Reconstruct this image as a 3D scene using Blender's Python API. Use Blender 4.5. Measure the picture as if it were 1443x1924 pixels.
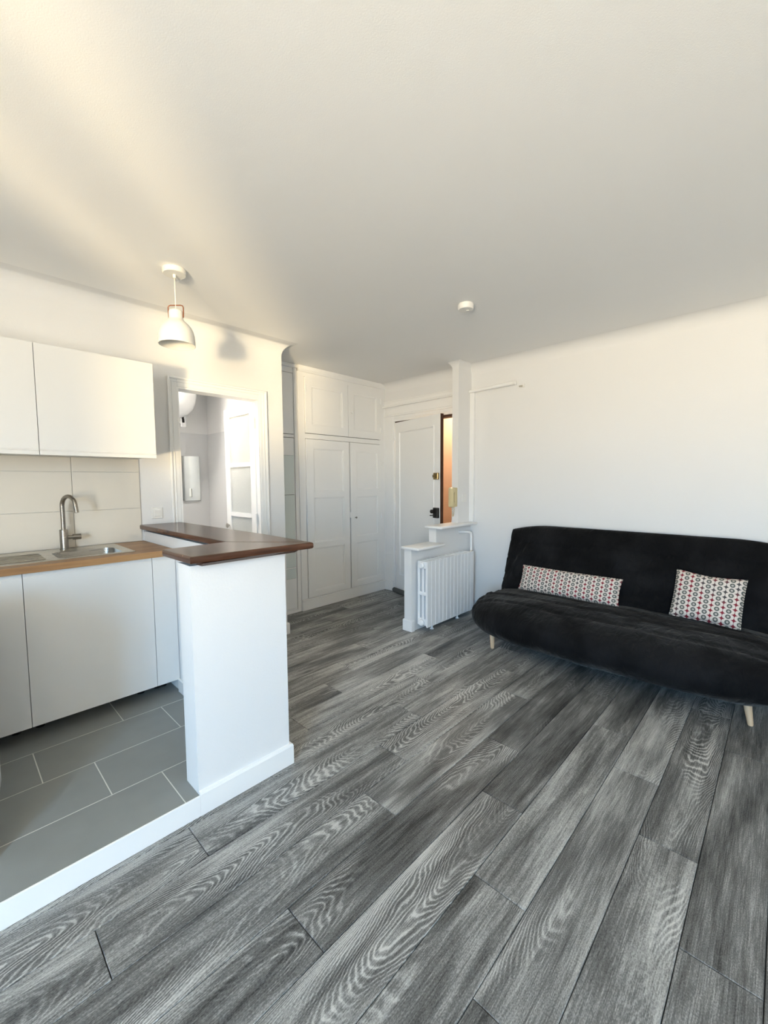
import bpy, bmesh, math, random
from mathutils import Vector, Matrix, noise

random.seed(7)
for o in list(bpy.data.objects):
    bpy.data.objects.remove(o, do_unlink=True)
scene = bpy.context.scene
COL = scene.collection
PI = math.pi

# ------------------------------------------------------------------ camera
CAM_H = 1.44
F_PX, W_PX = 792.0, 1443.0
_t, _r = math.radians(4.15), math.radians(0.365)
_a = math.atan((1480.0 - 721.5) / (F_PX / math.cos(_t)))
_fw = Vector((math.cos(_a) * math.cos(_t), math.sin(_a) * math.cos(_t), -math.sin(_t)))
_rt = Vector((math.sin(_a), -math.cos(_a), 0))
_up = _rt.cross(_fw)
_rt2 = _rt * math.cos(_r) - _up * math.sin(_r)
_up2 = _up * math.cos(_r) + _rt * math.sin(_r)
cam_d = bpy.data.cameras.new('camera')
cam_d.sensor_fit = 'HORIZONTAL'
cam_d.sensor_width = 36.0
cam_d.lens = 36.0 * F_PX / W_PX
cam_d.clip_start = 0.02
cam = bpy.data.objects.new('camera', cam_d)
COL.objects.link(cam)
_m = Matrix((_rt2, _up2, -_fw)).transposed().to_4x4()
_m.translation = Vector((0, 0, CAM_H))
cam.matrix_world = _m
scene.camera = cam

# ------------------------------------------------------------------ world, daylight, exposure
SKY = (0.36, 0.66, 1.0)
GROUND = (1.0, 0.87, 0.66)
SKY_S, GROUND_S = 18.0, 25.0
world = bpy.data.worlds.new('world')
scene.world = world
world.use_nodes = True
nt = world.node_tree
nt.nodes.clear()
wo = nt.nodes.new('ShaderNodeOutputWorld')
bg = nt.nodes.new('ShaderNodeBackground')
tc = nt.nodes.new('ShaderNodeTexCoord')
sp = nt.nodes.new('ShaderNodeSeparateXYZ')
mr = nt.nodes.new('ShaderNodeMapRange')
mr.inputs['From Min'].default_value = -0.05
mr.inputs['From Max'].default_value = 0.10
mx = nt.nodes.new('ShaderNodeMix')
mx.data_type = 'RGBA'
mx.inputs['A'].default_value = tuple(c * GROUND_S for c in GROUND) + (1,)
mx.inputs['B'].default_value = tuple(c * SKY_S for c in SKY) + (1,)
nt.links.new(tc.outputs['Generated'], sp.inputs[0])
nt.links.new(sp.outputs['Z'], mr.inputs['Value'])
nt.links.new(mr.outputs['Result'], mx.inputs['Factor'])
nt.links.new(mx.outputs['Result'], bg.inputs['Color'])
nt.links.new(bg.outputs[0], wo.inputs[0])

WIN_X = -2.2
WIN_Y0, WIN_Y1, WIN_Z0, WIN_Z1 = -1.22, -0.08, 0.54, 2.44


def portal(name, loc, rot, sx, sy):
    d = bpy.data.lights.new(name, 'AREA')
    d.shape = 'RECTANGLE'
    d.size, d.size_y = sx, sy
    d.cycles.is_portal = True
    o = bpy.data.objects.new(name, d)
    COL.objects.link(o)
    o.location = loc
    o.rotation_euler = rot
    return o


portal('window_daylight', (WIN_X - 0.06, (WIN_Y0 + WIN_Y1) / 2, (WIN_Z0 + WIN_Z1) / 2), (0, -PI / 2, 0),
       WIN_Z1 - WIN_Z0, WIN_Y1 - WIN_Y0)

# low sun glint thrown back by the facade across the street, entering through the window
gl = bpy.data.lights.new('street_glint', 'SPOT')
gl.energy = 13000
gl.color = (1.0, 0.77, 0.43)
gl.spot_size = math.radians(14)
gl.spot_blend = 0.3
gl.shadow_soft_size = 0.9
glo = bpy.data.objects.new('street_glint', gl)
COL.objects.link(glo)
glo.location = (-16.2, -14.6, -3.0)
_tg = Vector((-2.2, -0.85, 1.4)) - Vector(glo.location)
glo.rotation_euler = _tg.to_track_quat('-Z', 'Y').to_euler()

scene.view_settings.view_transform = 'Standard'
scene.view_settings.look = 'None'
scene.view_settings.gamma = 1.0
scene.view_settings.use_curve_mapping = False
scene.view_settings.exposure = 1.16


# ------------------------------------------------------------------ materials
def mat(name, color, rough=0.6, metal=0.0, bump=0.0, bscale=60.0, var=0.0, vscale=3.0, **kw):
    m = bpy.data.materials.new(name)
    m.use_nodes = True
    n = m.node_tree
    b = n.nodes['Principled BSDF']
    b.inputs['Base Color'].default_value = tuple(color) + (1,)
    b.inputs['Roughness'].default_value = rough
    b.inputs['Metallic'].default_value = metal
    for k, v in kw.items():
        b.inputs[k].default_value = v
    t = n.nodes.new('ShaderNodeTexCoord')
    nz = n.nodes.new('ShaderNodeTexNoise')
    n.links.new(t.outputs['Object'], nz.inputs['Vector'])
    nz.inputs['Scale'].default_value = vscale
    nz.inputs['Detail'].default_value = 4
    mp = n.nodes.new('ShaderNodeMapRange')
    mp.inputs['To Min'].default_value = 1 - var
    mp.inputs['To Max'].default_value = 1 + var
    n.links.new(nz.outputs['Fac'], mp.inputs['Value'])
    mu = n.nodes.new('ShaderNodeMix')
    mu.data_type = 'RGBA'
    mu.blend_type = 'MULTIPLY'
    mu.inputs['Factor'].default_value = 1
    mu.inputs['A'].default_value = tuple(color) + (1,)
    n.links.new(mp.outputs['Result'], mu.inputs['B'])
    n.links.new(mu.outputs['Result'], b.inputs['Base Color'])
    if bump:
        bn = n.nodes.new('ShaderNodeTexNoise')
        bn.inputs['Scale'].default_value = bscale
        bn.inputs['Detail'].default_value = 3
        n.links.new(t.outputs['Object'], bn.inputs['Vector'])
        bp = n.nodes.new('ShaderNodeBump')
        bp.inputs['Strength'].default_value = bump
        bp.inputs['Distance'].default_value = 0.004
        n.links.new(bn.outputs['Fac'], bp.inputs['Height'])
        n.links.new(bp.outputs['Normal'], b.inputs['Normal'])
    return m


def nodes_of(m):
    return m.node_tree, m.node_tree.nodes['Principled BSDF']


class G:
    """tiny node-graph helper"""

    def __init__(self, m):
        self.n = m.node_tree
        self.b = self.n.nodes['Principled BSDF']

    def new(self, t, **kw):
        x = self.n.nodes.new(t)
        for k, v in kw.items():
            setattr(x, k, v)
        return x

    def put(self, sock, v):
        if hasattr(v, 'is_linked') or hasattr(v, 'links'):
            self.n.links.new(v, sock)
        else:
            sock.default_value = v

    def math(self, op, a, b=0.0, c=None, clamp=False):
        x = self.new('ShaderNodeMath', operation=op, use_clamp=clamp)
        self.put(x.inputs[0], a)
        self.put(x.inputs[1], b)
        if c is not None:
            self.put(x.inputs[2], c)
        return x.outputs[0]

    def vmath(self, op, a, b):
        x = self.new('ShaderNodeVectorMath', operation=op)
        self.put(x.inputs[0], a)
        self.put(x.inputs[1], b)
        return x.outputs[0]

    def noise(self, vec, scale=1.0, detail=2.0, dist=0.0, rough=0.5):
        x = self.new('ShaderNodeTexNoise')
        self.put(x.inputs['Vector'], vec)
        x.inputs['Scale'].default_value = scale
        x.inputs['Detail'].default_value = detail
        x.inputs['Distortion'].default_value = dist
        x.inputs['Roughness'].default_value = rough
        return x.outputs['Fac']

    def ramp(self, v, a, b, lo=0.0, hi=1.0, smooth=True):
        x = self.new('ShaderNodeMapRange', interpolation_type='SMOOTHSTEP' if smooth else 'LINEAR')
        self.put(x.inputs['Value'], v)
        x.inputs['From Min'].default_value = a
        x.inputs['From Max'].default_value = b
        x.inputs['To Min'].default_value = lo
        x.inputs['To Max'].default_value = hi
        return x.outputs['Result']

    def mix(self, f, a, b, blend='MIX'):
        x = self.new('ShaderNodeMix', data_type='RGBA', blend_type=blend)
        self.put(x.inputs['Factor'], f)
        for s, v in (('A', a), ('B', b)):
            if isinstance(v, tuple):
                v = tuple(v) + (1,) if len(v) == 3 else v
            self.put(x.inputs[s], v)
        return x.outputs['Result']


def wood_floor_material():
    m = mat('grey_oak_plank', (0.12, 0.12, 0.12), 0.5)
    g = G(m)
    tc = g.new('ShaderNodeTexCoord').outputs['Object']
    rnd = g.new('ShaderNodeObjectInfo').outputs['Random']
    off = g.new('ShaderNodeCombineXYZ')
    g.put(off.inputs[0], g.math('MULTIPLY', rnd, 37.0))
    g.put(off.inputs[1], g.math('MULTIPLY', rnd, 91.0))
    g.put(off.inputs[2], g.math('MULTIPLY', rnd, 13.0))
    p = g.vmath('ADD', tc, off.outputs[0])
    sx = g.new('ShaderNodeSeparateXYZ')
    g.put(sx.inputs[0], tc)
    sgn = g.math('SIGN', g.math('SUBTRACT', g.math('FRACT', g.math('MULTIPLY', rnd, 53.7)), 0.5))
    yc = g.math('SUBTRACT', sx.outputs[1], g.math('MULTIPLY_ADD', g.math('FRACT', g.math('MULTIPLY', rnd, 17.9)), 0.09, 0.05))
    par = g.math('MULTIPLY', g.math('MULTIPLY', yc, yc), 34.0)
    fx = g.math('MULTIPLY_ADD', par, sgn, sx.outputs[0])
    wv = g.noise(g.vmath('MULTIPLY', p, (2.6, 9.0, 1.0)), 1.0, 1.5)
    wob = g.noise(g.vmath('MULTIPLY', p, (30.0, 75.0, 1.0)), 1.0, 2.0)
    fx = g.math('MULTIPLY_ADD', wv, 0.55, fx)
    fx = g.math('MULTIPLY_ADD', wob, 0.030, fx)
    r3 = g.math('FRACT', g.math('MULTIPLY', rnd, 29.3))
    rings = g.math('SINE', g.math('MULTIPLY', fx, g.math('MULTIPLY_ADD', r3, 70.0, 85.0)))
    msk = g.noise(g.vmath('MULTIPLY', p, (1.6, 5.0, 1.0)), 1.0, 1.5)
    msk = g.ramp(g.math('ADD', msk, g.math('MULTIPLY', g.math('SUBTRACT', r3, 0.5), 0.30)), 0.44, 0.66)
    lines = g.math('MULTIPLY', g.ramp(rings, 0.15, 1.0), msk)
    darks = g.math('MULTIPLY', g.ramp(rings, 0.0, -0.9), msk)
    fib = g.noise(g.vmath('MULTIPLY', p, (9.0, 260.0, 1.0)), 1.0, 3.0, 0.0, 0.65)
    fib2 = g.noise(g.vmath('MULTIPLY', p, (2.2, 34.0, 1.0)), 1.0, 3.0, 0.3)
    blot = g.noise(g.vmath('MULTIPLY', p, (1.8, 9.0, 1.0)), 1.0, 3.0, 0.3)
    grain = g.noise(g.vmath('MULTIPLY', p, (180.0, 300.0, 1.0)), 1.0, 2.0)
    r2 = g.math('FRACT', g.math('MULTIPLY', rnd, 7.31))
    v = g.math('MULTIPLY_ADD', g.math('SUBTRACT', fib, 0.5), 0.95, 0.44)
    v = g.math('MULTIPLY_ADD', g.math('SUBTRACT', fib2, 0.5), 0.75, v)
    v = g.math('MULTIPLY_ADD', g.math('SUBTRACT', blot, 0.5), 1.15, v)
    v = g.math('MULTIPLY_ADD', g.math('SUBTRACT', grain, 0.5), 0.75, v)
    v = g.math('MULTIPLY_ADD', g.math('SUBTRACT', r2, 0.5), 0.30, v)
    v = g.math('MULTIPLY_ADD', lines, 0.36, v)
    v = g.math('MULTIPLY_ADD', darks, -0.10, v)
    # knots
    vo = g.new('ShaderNodeTexVoronoi')
    g.put(vo.inputs['Vector'], g.vmath('MULTIPLY', p, (1.3, 4.2, 1.0)))
    vo.inputs['Scale'].default_value = 1.0
    kn = g.ramp(vo.outputs['Distance'], 0.10, 0.02)
    v = g.math('MULTIPLY_ADD', kn, -0.35, v)
    v = g.math('ADD', v, 0.0, clamp=True)
    cr = g.new('ShaderNodeValToRGB')
    g.put(cr.inputs[0], v)
    e = cr.color_ramp.elements
    e[0].position, e[0].color = 0.0, (0.018, 0.019, 0.019, 1)
    e[1].position, e[1].color = 1.0, (0.52, 0.52, 0.50, 1)
    x = e.new(0.42)
    x.color = (0.140, 0.142, 0.138, 1)
    g.put(g.b.inputs['Base Color'], cr.outputs[0])
    g.put(g.b.inputs['Roughness'], g.ramp(v, 0, 1, 0.5, 0.42, False))
    bp = g.new('ShaderNodeBump')
    bp.inputs['Strength'].default_value = 0.25
    bp.inputs['Distance'].default_value = 0.0006
    g.put(bp.inputs['Height'], v)
    g.put(g.b.inputs['Normal'], bp.outputs[0])
    return m


def timber_material(name, c0, c1, c2, axis=0, stave=0.0, rough=0.45, scale=1.0):
    m = mat(name, c1, rough)
    g = G(m)
    tc = g.new('ShaderNodeTexCoord').outputs['Object']
    s = [60.0, 60.0, 60.0]
    s[axis] = 3.0
    l = [9.0, 9.0, 9.0]
    l[axis] = 1.2
    fib = g.noise(g.vmath('MULTIPLY', tc, tuple(x * scale for x in s)), 1.0, 3.0, 0.2, 0.6)
    big = g.noise(g.vmath('MULTIPLY', tc, tuple(x * scale for x in l)), 1.0, 2.0, 0.6)
    v = g.math('MULTIPLY_ADD', g.math('SUBTRACT', fib, 0.5), 0.9, 0.5)
    v = g.math('MULTIPLY_ADD', g.math('SUBTRACT', big, 0.5), 0.9, v)
    if stave:
        # joined staves: a random tone per strip
        br = g.new('ShaderNodeTexBrick')
        g.put(br.inputs['Vector'], tc)
        br.inputs['Color1'].default_value = (0, 0, 0, 1)
        br.inputs['Color2'].default_value = (1, 1, 1, 1)
        br.inputs['Mortar'].default_value = (0.35, 0.35, 0.35, 1)
        br.inputs['Scale'].default_value = 1.0
        br.inputs['Mortar Size'].default_value = 0.0006
        br.inputs['Brick Width'].default_value = 0.5
        br.inputs['Row Height'].default_value = stave
        v = g.math('MULTIPLY_ADD', g.math('SUBTRACT', br.outputs['Color'], 0.5), 0.35, v)
    cr = g.new('ShaderNodeValToRGB')
    g.put(cr.inputs[0], v)
    e = cr.color_ramp.elements
    e[0].position, e[0].color = 0.1, tuple(c0) + (1,)
    e[1].position, e[1].color = 0.95, tuple(c2) + (1,)
    x = e.new(0.5)
    x.color = tuple(c1) + (1,)
    g.put(g.b.inputs['Base Color'], cr.outputs[0])
    return m


def velvet_material():
    m = mat('black_velvet', (0.01, 0.01, 0.011), 0.85)
    g = G(m)
    tc = g.new('ShaderNodeTexCoord').outputs['Object']
    n1 = g.noise(tc, 3.5, 3.0, 0.4)
    n2 = g.noise(tc, 240.0, 2.0)
    f = g.math('MULTIPLY', g.ramp(n1, 0.35, 0.7), g.ramp(n2, 0.25, 0.8, 0.6, 1.0))
    g.put(g.b.inputs['Base Color'], g.mix(f, (0.0035, 0.0035, 0.004), (0.012, 0.012, 0.013)))
    nap = g.noise(g.vmath('MULTIPLY', tc, (5.0, 2.6, 6.0)), 1.0, 3.0, 0.8)
    g.put(g.b.inputs['Sheen Weight'], g.ramp(nap, 0.36, 0.66, 0.04, 0.20))
    g.b.inputs['Sheen Roughness'].default_value = 0.45
    g.b.inputs['Sheen Tint'].default_value = (0.70, 0.68, 0.64, 1)
    g.b.inputs['Specular IOR Level'].default_value = 0.12
    bp = g.new('ShaderNodeBump')
    bp.inputs['Strength'].default_value = 0.35
    bp.inputs['Distance'].default_value = 0.002
    g.put(bp.inputs['Height'], n2)
    fold = g.noise(g.vmath('MULTIPLY', tc, (9.0, 16.0, 7.0)), 1.0, 3.0, 0.9)
    bp2 = g.new('ShaderNodeBump')
    bp2.inputs['Strength'].default_value = 0.6
    bp2.inputs['Distance'].default_value = 0.025
    g.put(bp2.inputs['Height'], fold)
    g.put(bp2.inputs['Normal'], bp.outputs[0])
    g.put(g.b.inputs['Normal'], bp2.outputs[0])
    return m


def cushion_material():
    m = mat('printed_cushion_cotton', (0.7, 0.66, 0.6), 0.85)
    g = G(m)
    tc = g.new('ShaderNodeTexCoord').outputs['Object']
    s = g.new('ShaderNodeSeparateXYZ')
    g.put(s.inputs[0], tc)
    PU, PV = 0.064, 0.036
    u = g.math('ADD', g.math('DIVIDE', s.outputs[0], PU), 50.25)
    v = g.math('ADD', g.math('DIVIDE', s.outputs[1], PV), 50.5)
    fu = g.math('FRACT', u)
    fv = g.math('SUBTRACT', g.math('FRACT', v), 0.5)
    fv2 = g.math('SUBTRACT', g.math('FRACT', g.math('ADD', v, 0.5)), 0.5)
    # ring column centred at fu=.25 ; star column centred at fu=.75
    ru = g.math('MULTIPLY', g.math('SUBTRACT', fu, 0.25), PU)
    rv = g.math('MULTIPLY', fv, PV)
    rr = g.math('SQRT', g.math('ADD', g.math('MULTIPLY', ru, ru), g.math('MULTIPLY', rv, rv)))
    ring = g.math('MULTIPLY', g.ramp(rr, 0.0155, 0.0140), g.ramp(rr, 0.0052, 0.0068))
    dot = g.ramp(rr, 0.0030, 0.0020)
    su = g.math('ABSOLUTE', g.math('MULTIPLY', g.math('SUBTRACT', fu, 0.75), PU))
    sv = g.math('ABSOLUTE', g.math('MULTIPLY', fv2, PV))
    ast = g.math('ADD', g.math('SQRT', su), g.math('SQRT', sv))
    star = g.ramp(ast, 0.160, 0.142)
    bar = g.math('MULTIPLY', g.ramp(su, 0.0022, 0.0012), 0.55)
    star = g.math('MAXIMUM', star, bar)
    colid = g.math('FLOOR', u)
    redm = g.noise(g.vmath('MULTIPLY', tc, (5.0, 3.0, 0.0)), 1.0, 1.0)
    redm = g.ramp(redm, 0.38, 0.5)
    cream = (0.74, 0.65, 0.57)
    c = g.mix(ring, cream, (0.115, 0.12, 0.105))
    c = g.mix(dot, c, (0.12, 0.12, 0.11))
    c = g.mix(star, c, g.mix(redm, (0.07, 0.06, 0.06), (0.24, 0.012, 0.025)))
    n2 = g.noise(tc, 500.0, 1.0)
    c = g.mix(1.0, c, g.ramp(n2, 0.2, 0.8, 0.85, 1.05), 'MULTIPLY')
    g.put(g.b.inputs['Base Color'], c)
    return m


def metal_brushed(name, color, rough=0.3):
    m = mat(name, color, rough, 1.0)
    g = G(m)
    tc = g.new('ShaderNodeTexCoord').outputs['Object']
    n = g.noise(g.vmath('MULTIPLY', tc, (8.0, 400.0, 400.0)), 1.0, 2.0)
    g.put(g.b.inputs['Roughness'], g.ramp(n, 0.2, 0.8, rough - 0.06, rough + 0.1))
    return m


M = {}
M['wall'] = mat('white_wall_paint', (0.77, 0.77, 0.765), 0.75, bump=0.12, bscale=90, var=0.012, vscale=2)
M['ceil'] = mat('white_ceiling_paint', (0.87, 0.87, 0.86), 0.85, bump=0.10, bscale=220, var=0.012, vscale=1.5)
M['gloss'] = mat('white_gloss_paint', (0.85, 0.85, 0.84), 0.4, bump=0.10, bscale=30, var=0.015, vscale=4)
M['lacquer'] = mat('white_matt_lacquer', (0.70, 0.70, 0.685), 0.38, bump=0.02, bscale=200)
M['carcass'] = mat('white_melamine', (0.78, 0.78, 0.76), 0.5, bump=0.02)
M['bathgrey'] = mat('pale_grey_bathroom_paint', (0.60, 0.61, 0.62), 0.7, bump=0.1, bscale=80)
M['plank'] = wood_floor_material()
M['subfloor'] = mat('dark_joint', (0.018, 0.018, 0.019), 0.9, bump=0.1)
M['tile'] = mat('grey_floor_tile', (0.235, 0.248, 0.242), 0.55, bump=0.10, bscale=300, var=0.10, vscale=9)
M['grout'] = mat('pale_grout', (0.62, 0.62, 0.59), 0.9, bump=0.2, bscale=200)
M['splash'] = mat('cream_wall_tile', (0.71, 0.67, 0.59), 0.28, bump=0.02, bscale=20, var=0.015)
M['splashgrout'] = mat('warm_grout', (0.66, 0.65, 0.61), 0.9, bump=0.1)
M['bar'] = timber_material('dark_walnut_varnish', (0.022, 0.009, 0.005), (0.075, 0.030, 0.015), (0.15, 0.068, 0.035), 1, 0, 0.25)
M['barx'] = timber_material('dark_walnut_varnish_crosswise', (0.022, 0.009, 0.005), (0.075, 0.030, 0.015), (0.15, 0.068, 0.035), 0, 0, 0.25)
M['oak'] = timber_material('oiled_oak_worktop', (0.17, 0.085, 0.032), (0.32, 0.17, 0.07), (0.47, 0.28, 0.13), 0, 0.045, 0.4)
M['birch'] = timber_material('pale_beech', (0.55, 0.38, 0.23), (0.66, 0.48, 0.31), (0.74, 0.57, 0.40), 2, 0, 0.45)
M['velvet'] = velvet_material()
M['cushion'] = cushion_material()
M['steel'] = metal_brushed('brushed_steel', (0.56, 0.54, 0.50), 0.28)
M['nickel'] = metal_brushed('dark_nickel', (0.33, 0.305, 0.27), 0.3)
M['plastic'] = mat('white_plastic', (0.80, 0.79, 0.76), 0.35, bump=0.01)
M['beige'] = mat('aged_beige_plastic', (0.62, 0.53, 0.31), 0.42, bump=0.02)
M['copper'] = mat('copper_brown_handle', (0.28, 0.11, 0.06), 0.4, 0.3, bump=0.03)
M['brass'] = mat('old_brass', (0.30, 0.22, 0.10), 0.38, 0.9, bump=0.1)
M['blackmetal'] = mat('black_iron', (0.018, 0.016, 0.015), 0.45, 0.4, bump=0.1)
M['brownwood'] = mat('brown_door_edge', (0.06, 0.025, 0.014), 0.5, bump=0.1, var=0.2)
M['orange'] = mat('apricot_corridor_paint', (0.62, 0.43, 0.31), 0.8, bump=0.15, bscale=60, var=0.03)
M['felt'] = mat('grey_felt_roll', (0.09, 0.09, 0.085), 0.95, bump=0.4, bscale=150, var=0.15)
M['dark'] = mat('shade_dark_interior', (0.03, 0.025, 0.02), 0.9, bump=0.1)  # near-black colour stands in for the shade behind the door gaps
M['mirror'] = mat('silver_mirror', (0.86, 0.90, 0.89), 0.02, 1.0)
M['panelglass'] = mat('pale_green_satin_glass', (0.66, 0.72, 0.70), 0.22, bump=0.01)
M['glass'] = mat('frosted_textured_glass', (0.88, 0.90, 0.88), 0.35, bump=0.8, bscale=90)
_g = G(M['glass'])
_g.b.inputs['Transmission Weight'].default_value = 0.55
_g.b.inputs['IOR'].default_value = 1.3
M['enamel'] = mat('white_enamel', (0.84, 0.85, 0.86), 0.22, bump=0.01)
M['lampwhite'] = mat('cream_lacquered_metal', (0.82, 0.80, 0.74), 0.45, bump=0.01)
M['lampglow'] = mat('lit_lamp_glass', (1, 0.85, 0.6), 0.5)
_g = G(M['lampglow'])
_g.b.inputs['Emission Color'].default_value = (1.0, 0.72, 0.42, 1)
_g.b.inputs['Emission Strength'].default_value = 6.0


# ------------------------------------------------------------------ mesh helpers
class MB:
    def __init__(self):
        self.v, self.f = [], []

    def add(self, vs, fs):
        o = len(self.v)
        self.v += [tuple(p) for p in vs]
        self.f += [tuple(i + o for i in f) for f in fs]
        return self

    def box(self, x0, x1, y0, y1, z0, z1, b=0.0, seg=1):
        if b <= 0:
            vs = [(x, y, z) for z in (z0, z1) for y in (y0, y1) for x in (x0, x1)]
            return self.add(vs, [(0, 2, 3, 1), (4, 5, 7, 6), (0, 1, 5, 4), (2, 6, 7, 3), (0, 4, 6, 2), (1, 3, 7, 5)])
        bm = bmesh.new()
        bmesh.ops.create_cube(bm, size=1)
        bmesh.ops.scale(bm, vec=(x1 - x0, y1 - y0, z1 - z0), verts=bm.verts)
        bmesh.ops.translate(bm, vec=((x0 + x1) / 2, (y0 + y1) / 2, (z0 + z1) / 2), verts=bm.verts)
        bmesh.ops.bevel(bm, geom=list(bm.edges), offset=b, segments=seg, affect='EDGES', profile=0.5)
        bm.verts.index_update()
        self.add([v.co for v in bm.verts], [[v.index for v in f.verts] for f in bm.faces])
        bm.free()
        return self

    def lathe(self, prof, c=(0, 0, 0), n=32, axis='z', cap=True):
        """prof: list of (r, h); revolved about axis through c"""
        vs, fs = [], []
        for r, h in prof:
            for i in range(n):
                a = 2 * PI * i / n
                p = (r * math.cos(a), r * math.sin(a), h)
                if axis == 'x':
                    p = (p[2], p[0], p[1])
                elif axis == 'y':
                    p = (p[1], p[2], p[0])
                vs.append((p[0] + c[0], p[1] + c[1], p[2] + c[2]))
        for k in range(len(prof) - 1):
            for i in range(n):
                j = (i + 1) % n
                fs.append((k * n + i, k * n + j, (k + 1) * n + j, (k + 1) * n + i))
        if cap:
            fs.append(tuple(range(n))[::-1])
            fs.append(tuple((len(prof) - 1) * n + i for i in range(n)))
        return self.add(vs, fs)

    def tube(self, pts, r, n=10, cap=True):
        pts = [Vector(p) for p in pts]
        rs = r if isinstance(r, (list, tuple)) else [r] * len(pts)
        vs, fs = [], []
        ref = None
        for i, p in enumerate(pts):
            d = (pts[min(i + 1, len(pts) - 1)] - pts[max(i - 1, 0)]).normalized()
            if ref is None:
                ref = Vector((0, 0, 1)) if abs(d.z) < 0.9 else Vector((1, 0, 0))
                ref = (ref - d * ref.dot(d)).normalized()
            else:
                ref = (ref - d * ref.dot(d)).normalized()
            b = d.cross(ref)
            for k in range(n):
                a = 2 * PI * k / n
                vs.append(p + (ref * math.cos(a) + b * math.sin(a)) * rs[i])
        for i in range(len(pts) - 1):
            for k in range(n):
                j = (k + 1) % n
                fs.append((i * n + k, i * n + j, (i + 1) * n + j, (i + 1) * n + k))
        if cap:
            fs.append(tuple(range(n))[::-1])
            fs.append(tuple((len(pts) - 1) * n + k for k in range(n)))
        return self.add(vs, fs)

    def prism(self, poly, z0, z1):
        n = len(poly)
        vs = [(x, y, z0) for x, y in poly] + [(x, y, z1) for x, y in poly]
        fs = [tuple(range(n))[::-1], tuple(range(n, 2 * n))]
        fs += [(i, (i + 1) % n, n + (i + 1) % n, n + i) for i in range(n)]
        return self.add(vs, fs)

    def sweep(self, path, prof, closed=False):
        """prof (offset to the left of the path, z), swept along a 2-D path with mitred corners"""
        P = [Vector(p) for p in path]
        n, k = len(P), len(prof)
        vs, fs = [], []
        for i, p in enumerate(P):
            if closed:
                a, b = P[i - 1], P[(i + 1) % n]
            else:
                a, b = P[i - 1] if i else None, P[i + 1] if i < n - 1 else None
            def nrm(u, w):
                d = (w - u).normalized()
                return Vector((-d.y, d.x))
            if a is None:
                m = nrm(p, b)
            elif b is None:
                m = nrm(a, p)
            else:
                n1, n2 = nrm(a, p), nrm(p, b)
                m = (n1 + n2)
                m = m / max(0.2, m.dot(n1))
            for o, z in prof:
                vs.append((p.x + m.x * o, p.y + m.y * o, z))
        seg = n if closed else n - 1
        for i in range(seg):
            i2 = (i + 1) % n
            for q in range(k):
                r = (q + 1) % k
                fs.append((i * k + q, i * k + r, i2 * k + r, i2 * k + q))
        if not closed:
            fs.append(tuple(range(k)))
            fs.append(tuple((n - 1) * k + q for q in range(k))[::-1])
        return self.add(vs, fs)

    def build(self, name, material, parent=None, local=False, smooth=None, origin=None):
        org = Vector((0, 0, 0))
        if parent is not None:
            if not local:
                p = parent
                while p is not None:
                    org += Vector(p.location)
                    p = p.parent
        elif not local:
            if origin is None:
                xs = [v[0] for v in self.v]
                ys = [v[1] for v in self.v]
                zs = [v[2] for v in self.v]
                origin = ((min(xs) + max(xs)) / 2, (min(ys) + max(ys)) / 2, min(zs))
            org = Vector(origin)
        me = bpy.data.meshes.new(name)
        me.from_pydata([(v[0] - org.x, v[1] - org.y, v[2] - org.z) for v in self.v], [], self.f)
        bm = bmesh.new()
        bm.from_mesh(me)
        bmesh.ops.recalc_face_normals(bm, faces=bm.faces)
        bm.to_mesh(me)
        bm.free()
        if material is not None:
            me.materials.append(M[material] if isinstance(material, str) else material)
        if smooth is not None:
            me.polygons.foreach_set('use_smooth', [True] * len(me.polygons))
            if smooth < 179:
                me.set_sharp_from_angle(angle=math.radians(smooth))
        o = bpy.data.objects.new(name, me)
        COL.objects.link(o)
        if parent is not None:
            o.parent = parent
        else:
            o.location = org
        return o


def tag(o, label=None, cat=None, group=None, kind=None):
    if label:
        o['label'] = label
    if cat:
        o['category'] = cat
    if group:
        o['group'] = group
    if kind:
        o['kind'] = kind
    return o


def thing(name, label, cat, loc=(0, 0, 0), rot=(0, 0, 0), group=None, kind=None):
    o = bpy.data.objects.new(name, None)
    o.empty_display_size = 0.1
    COL.objects.link(o)
    o.location = loc
    o.rotation_euler = rot
    return tag(o, label, cat, group, kind)


def struct(o, label=None):
    o['kind'] = 'structure'
    if label:
        o['label'] = label
    return o


def dup(o, parent, loc):
    c = o.copy()
    COL.objects.link(c)
    c.parent = parent
    c.location = loc
    return c


def rrect(x0, x1, y0, y1, r, n=6):
    pts = []
    for cx, cy, a0 in ((x1 - r, y1 - r, 0), (x0 + r, y1 - r, 90), (x0 + r, y0 + r, 180), (x1 - r, y0 + r, 270)):
        for i in range(n + 1):
            a = math.radians(a0 + 90 * i / n)
            pts.append((cx + r * math.cos(a), cy + r * math.sin(a)))
    return pts


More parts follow.
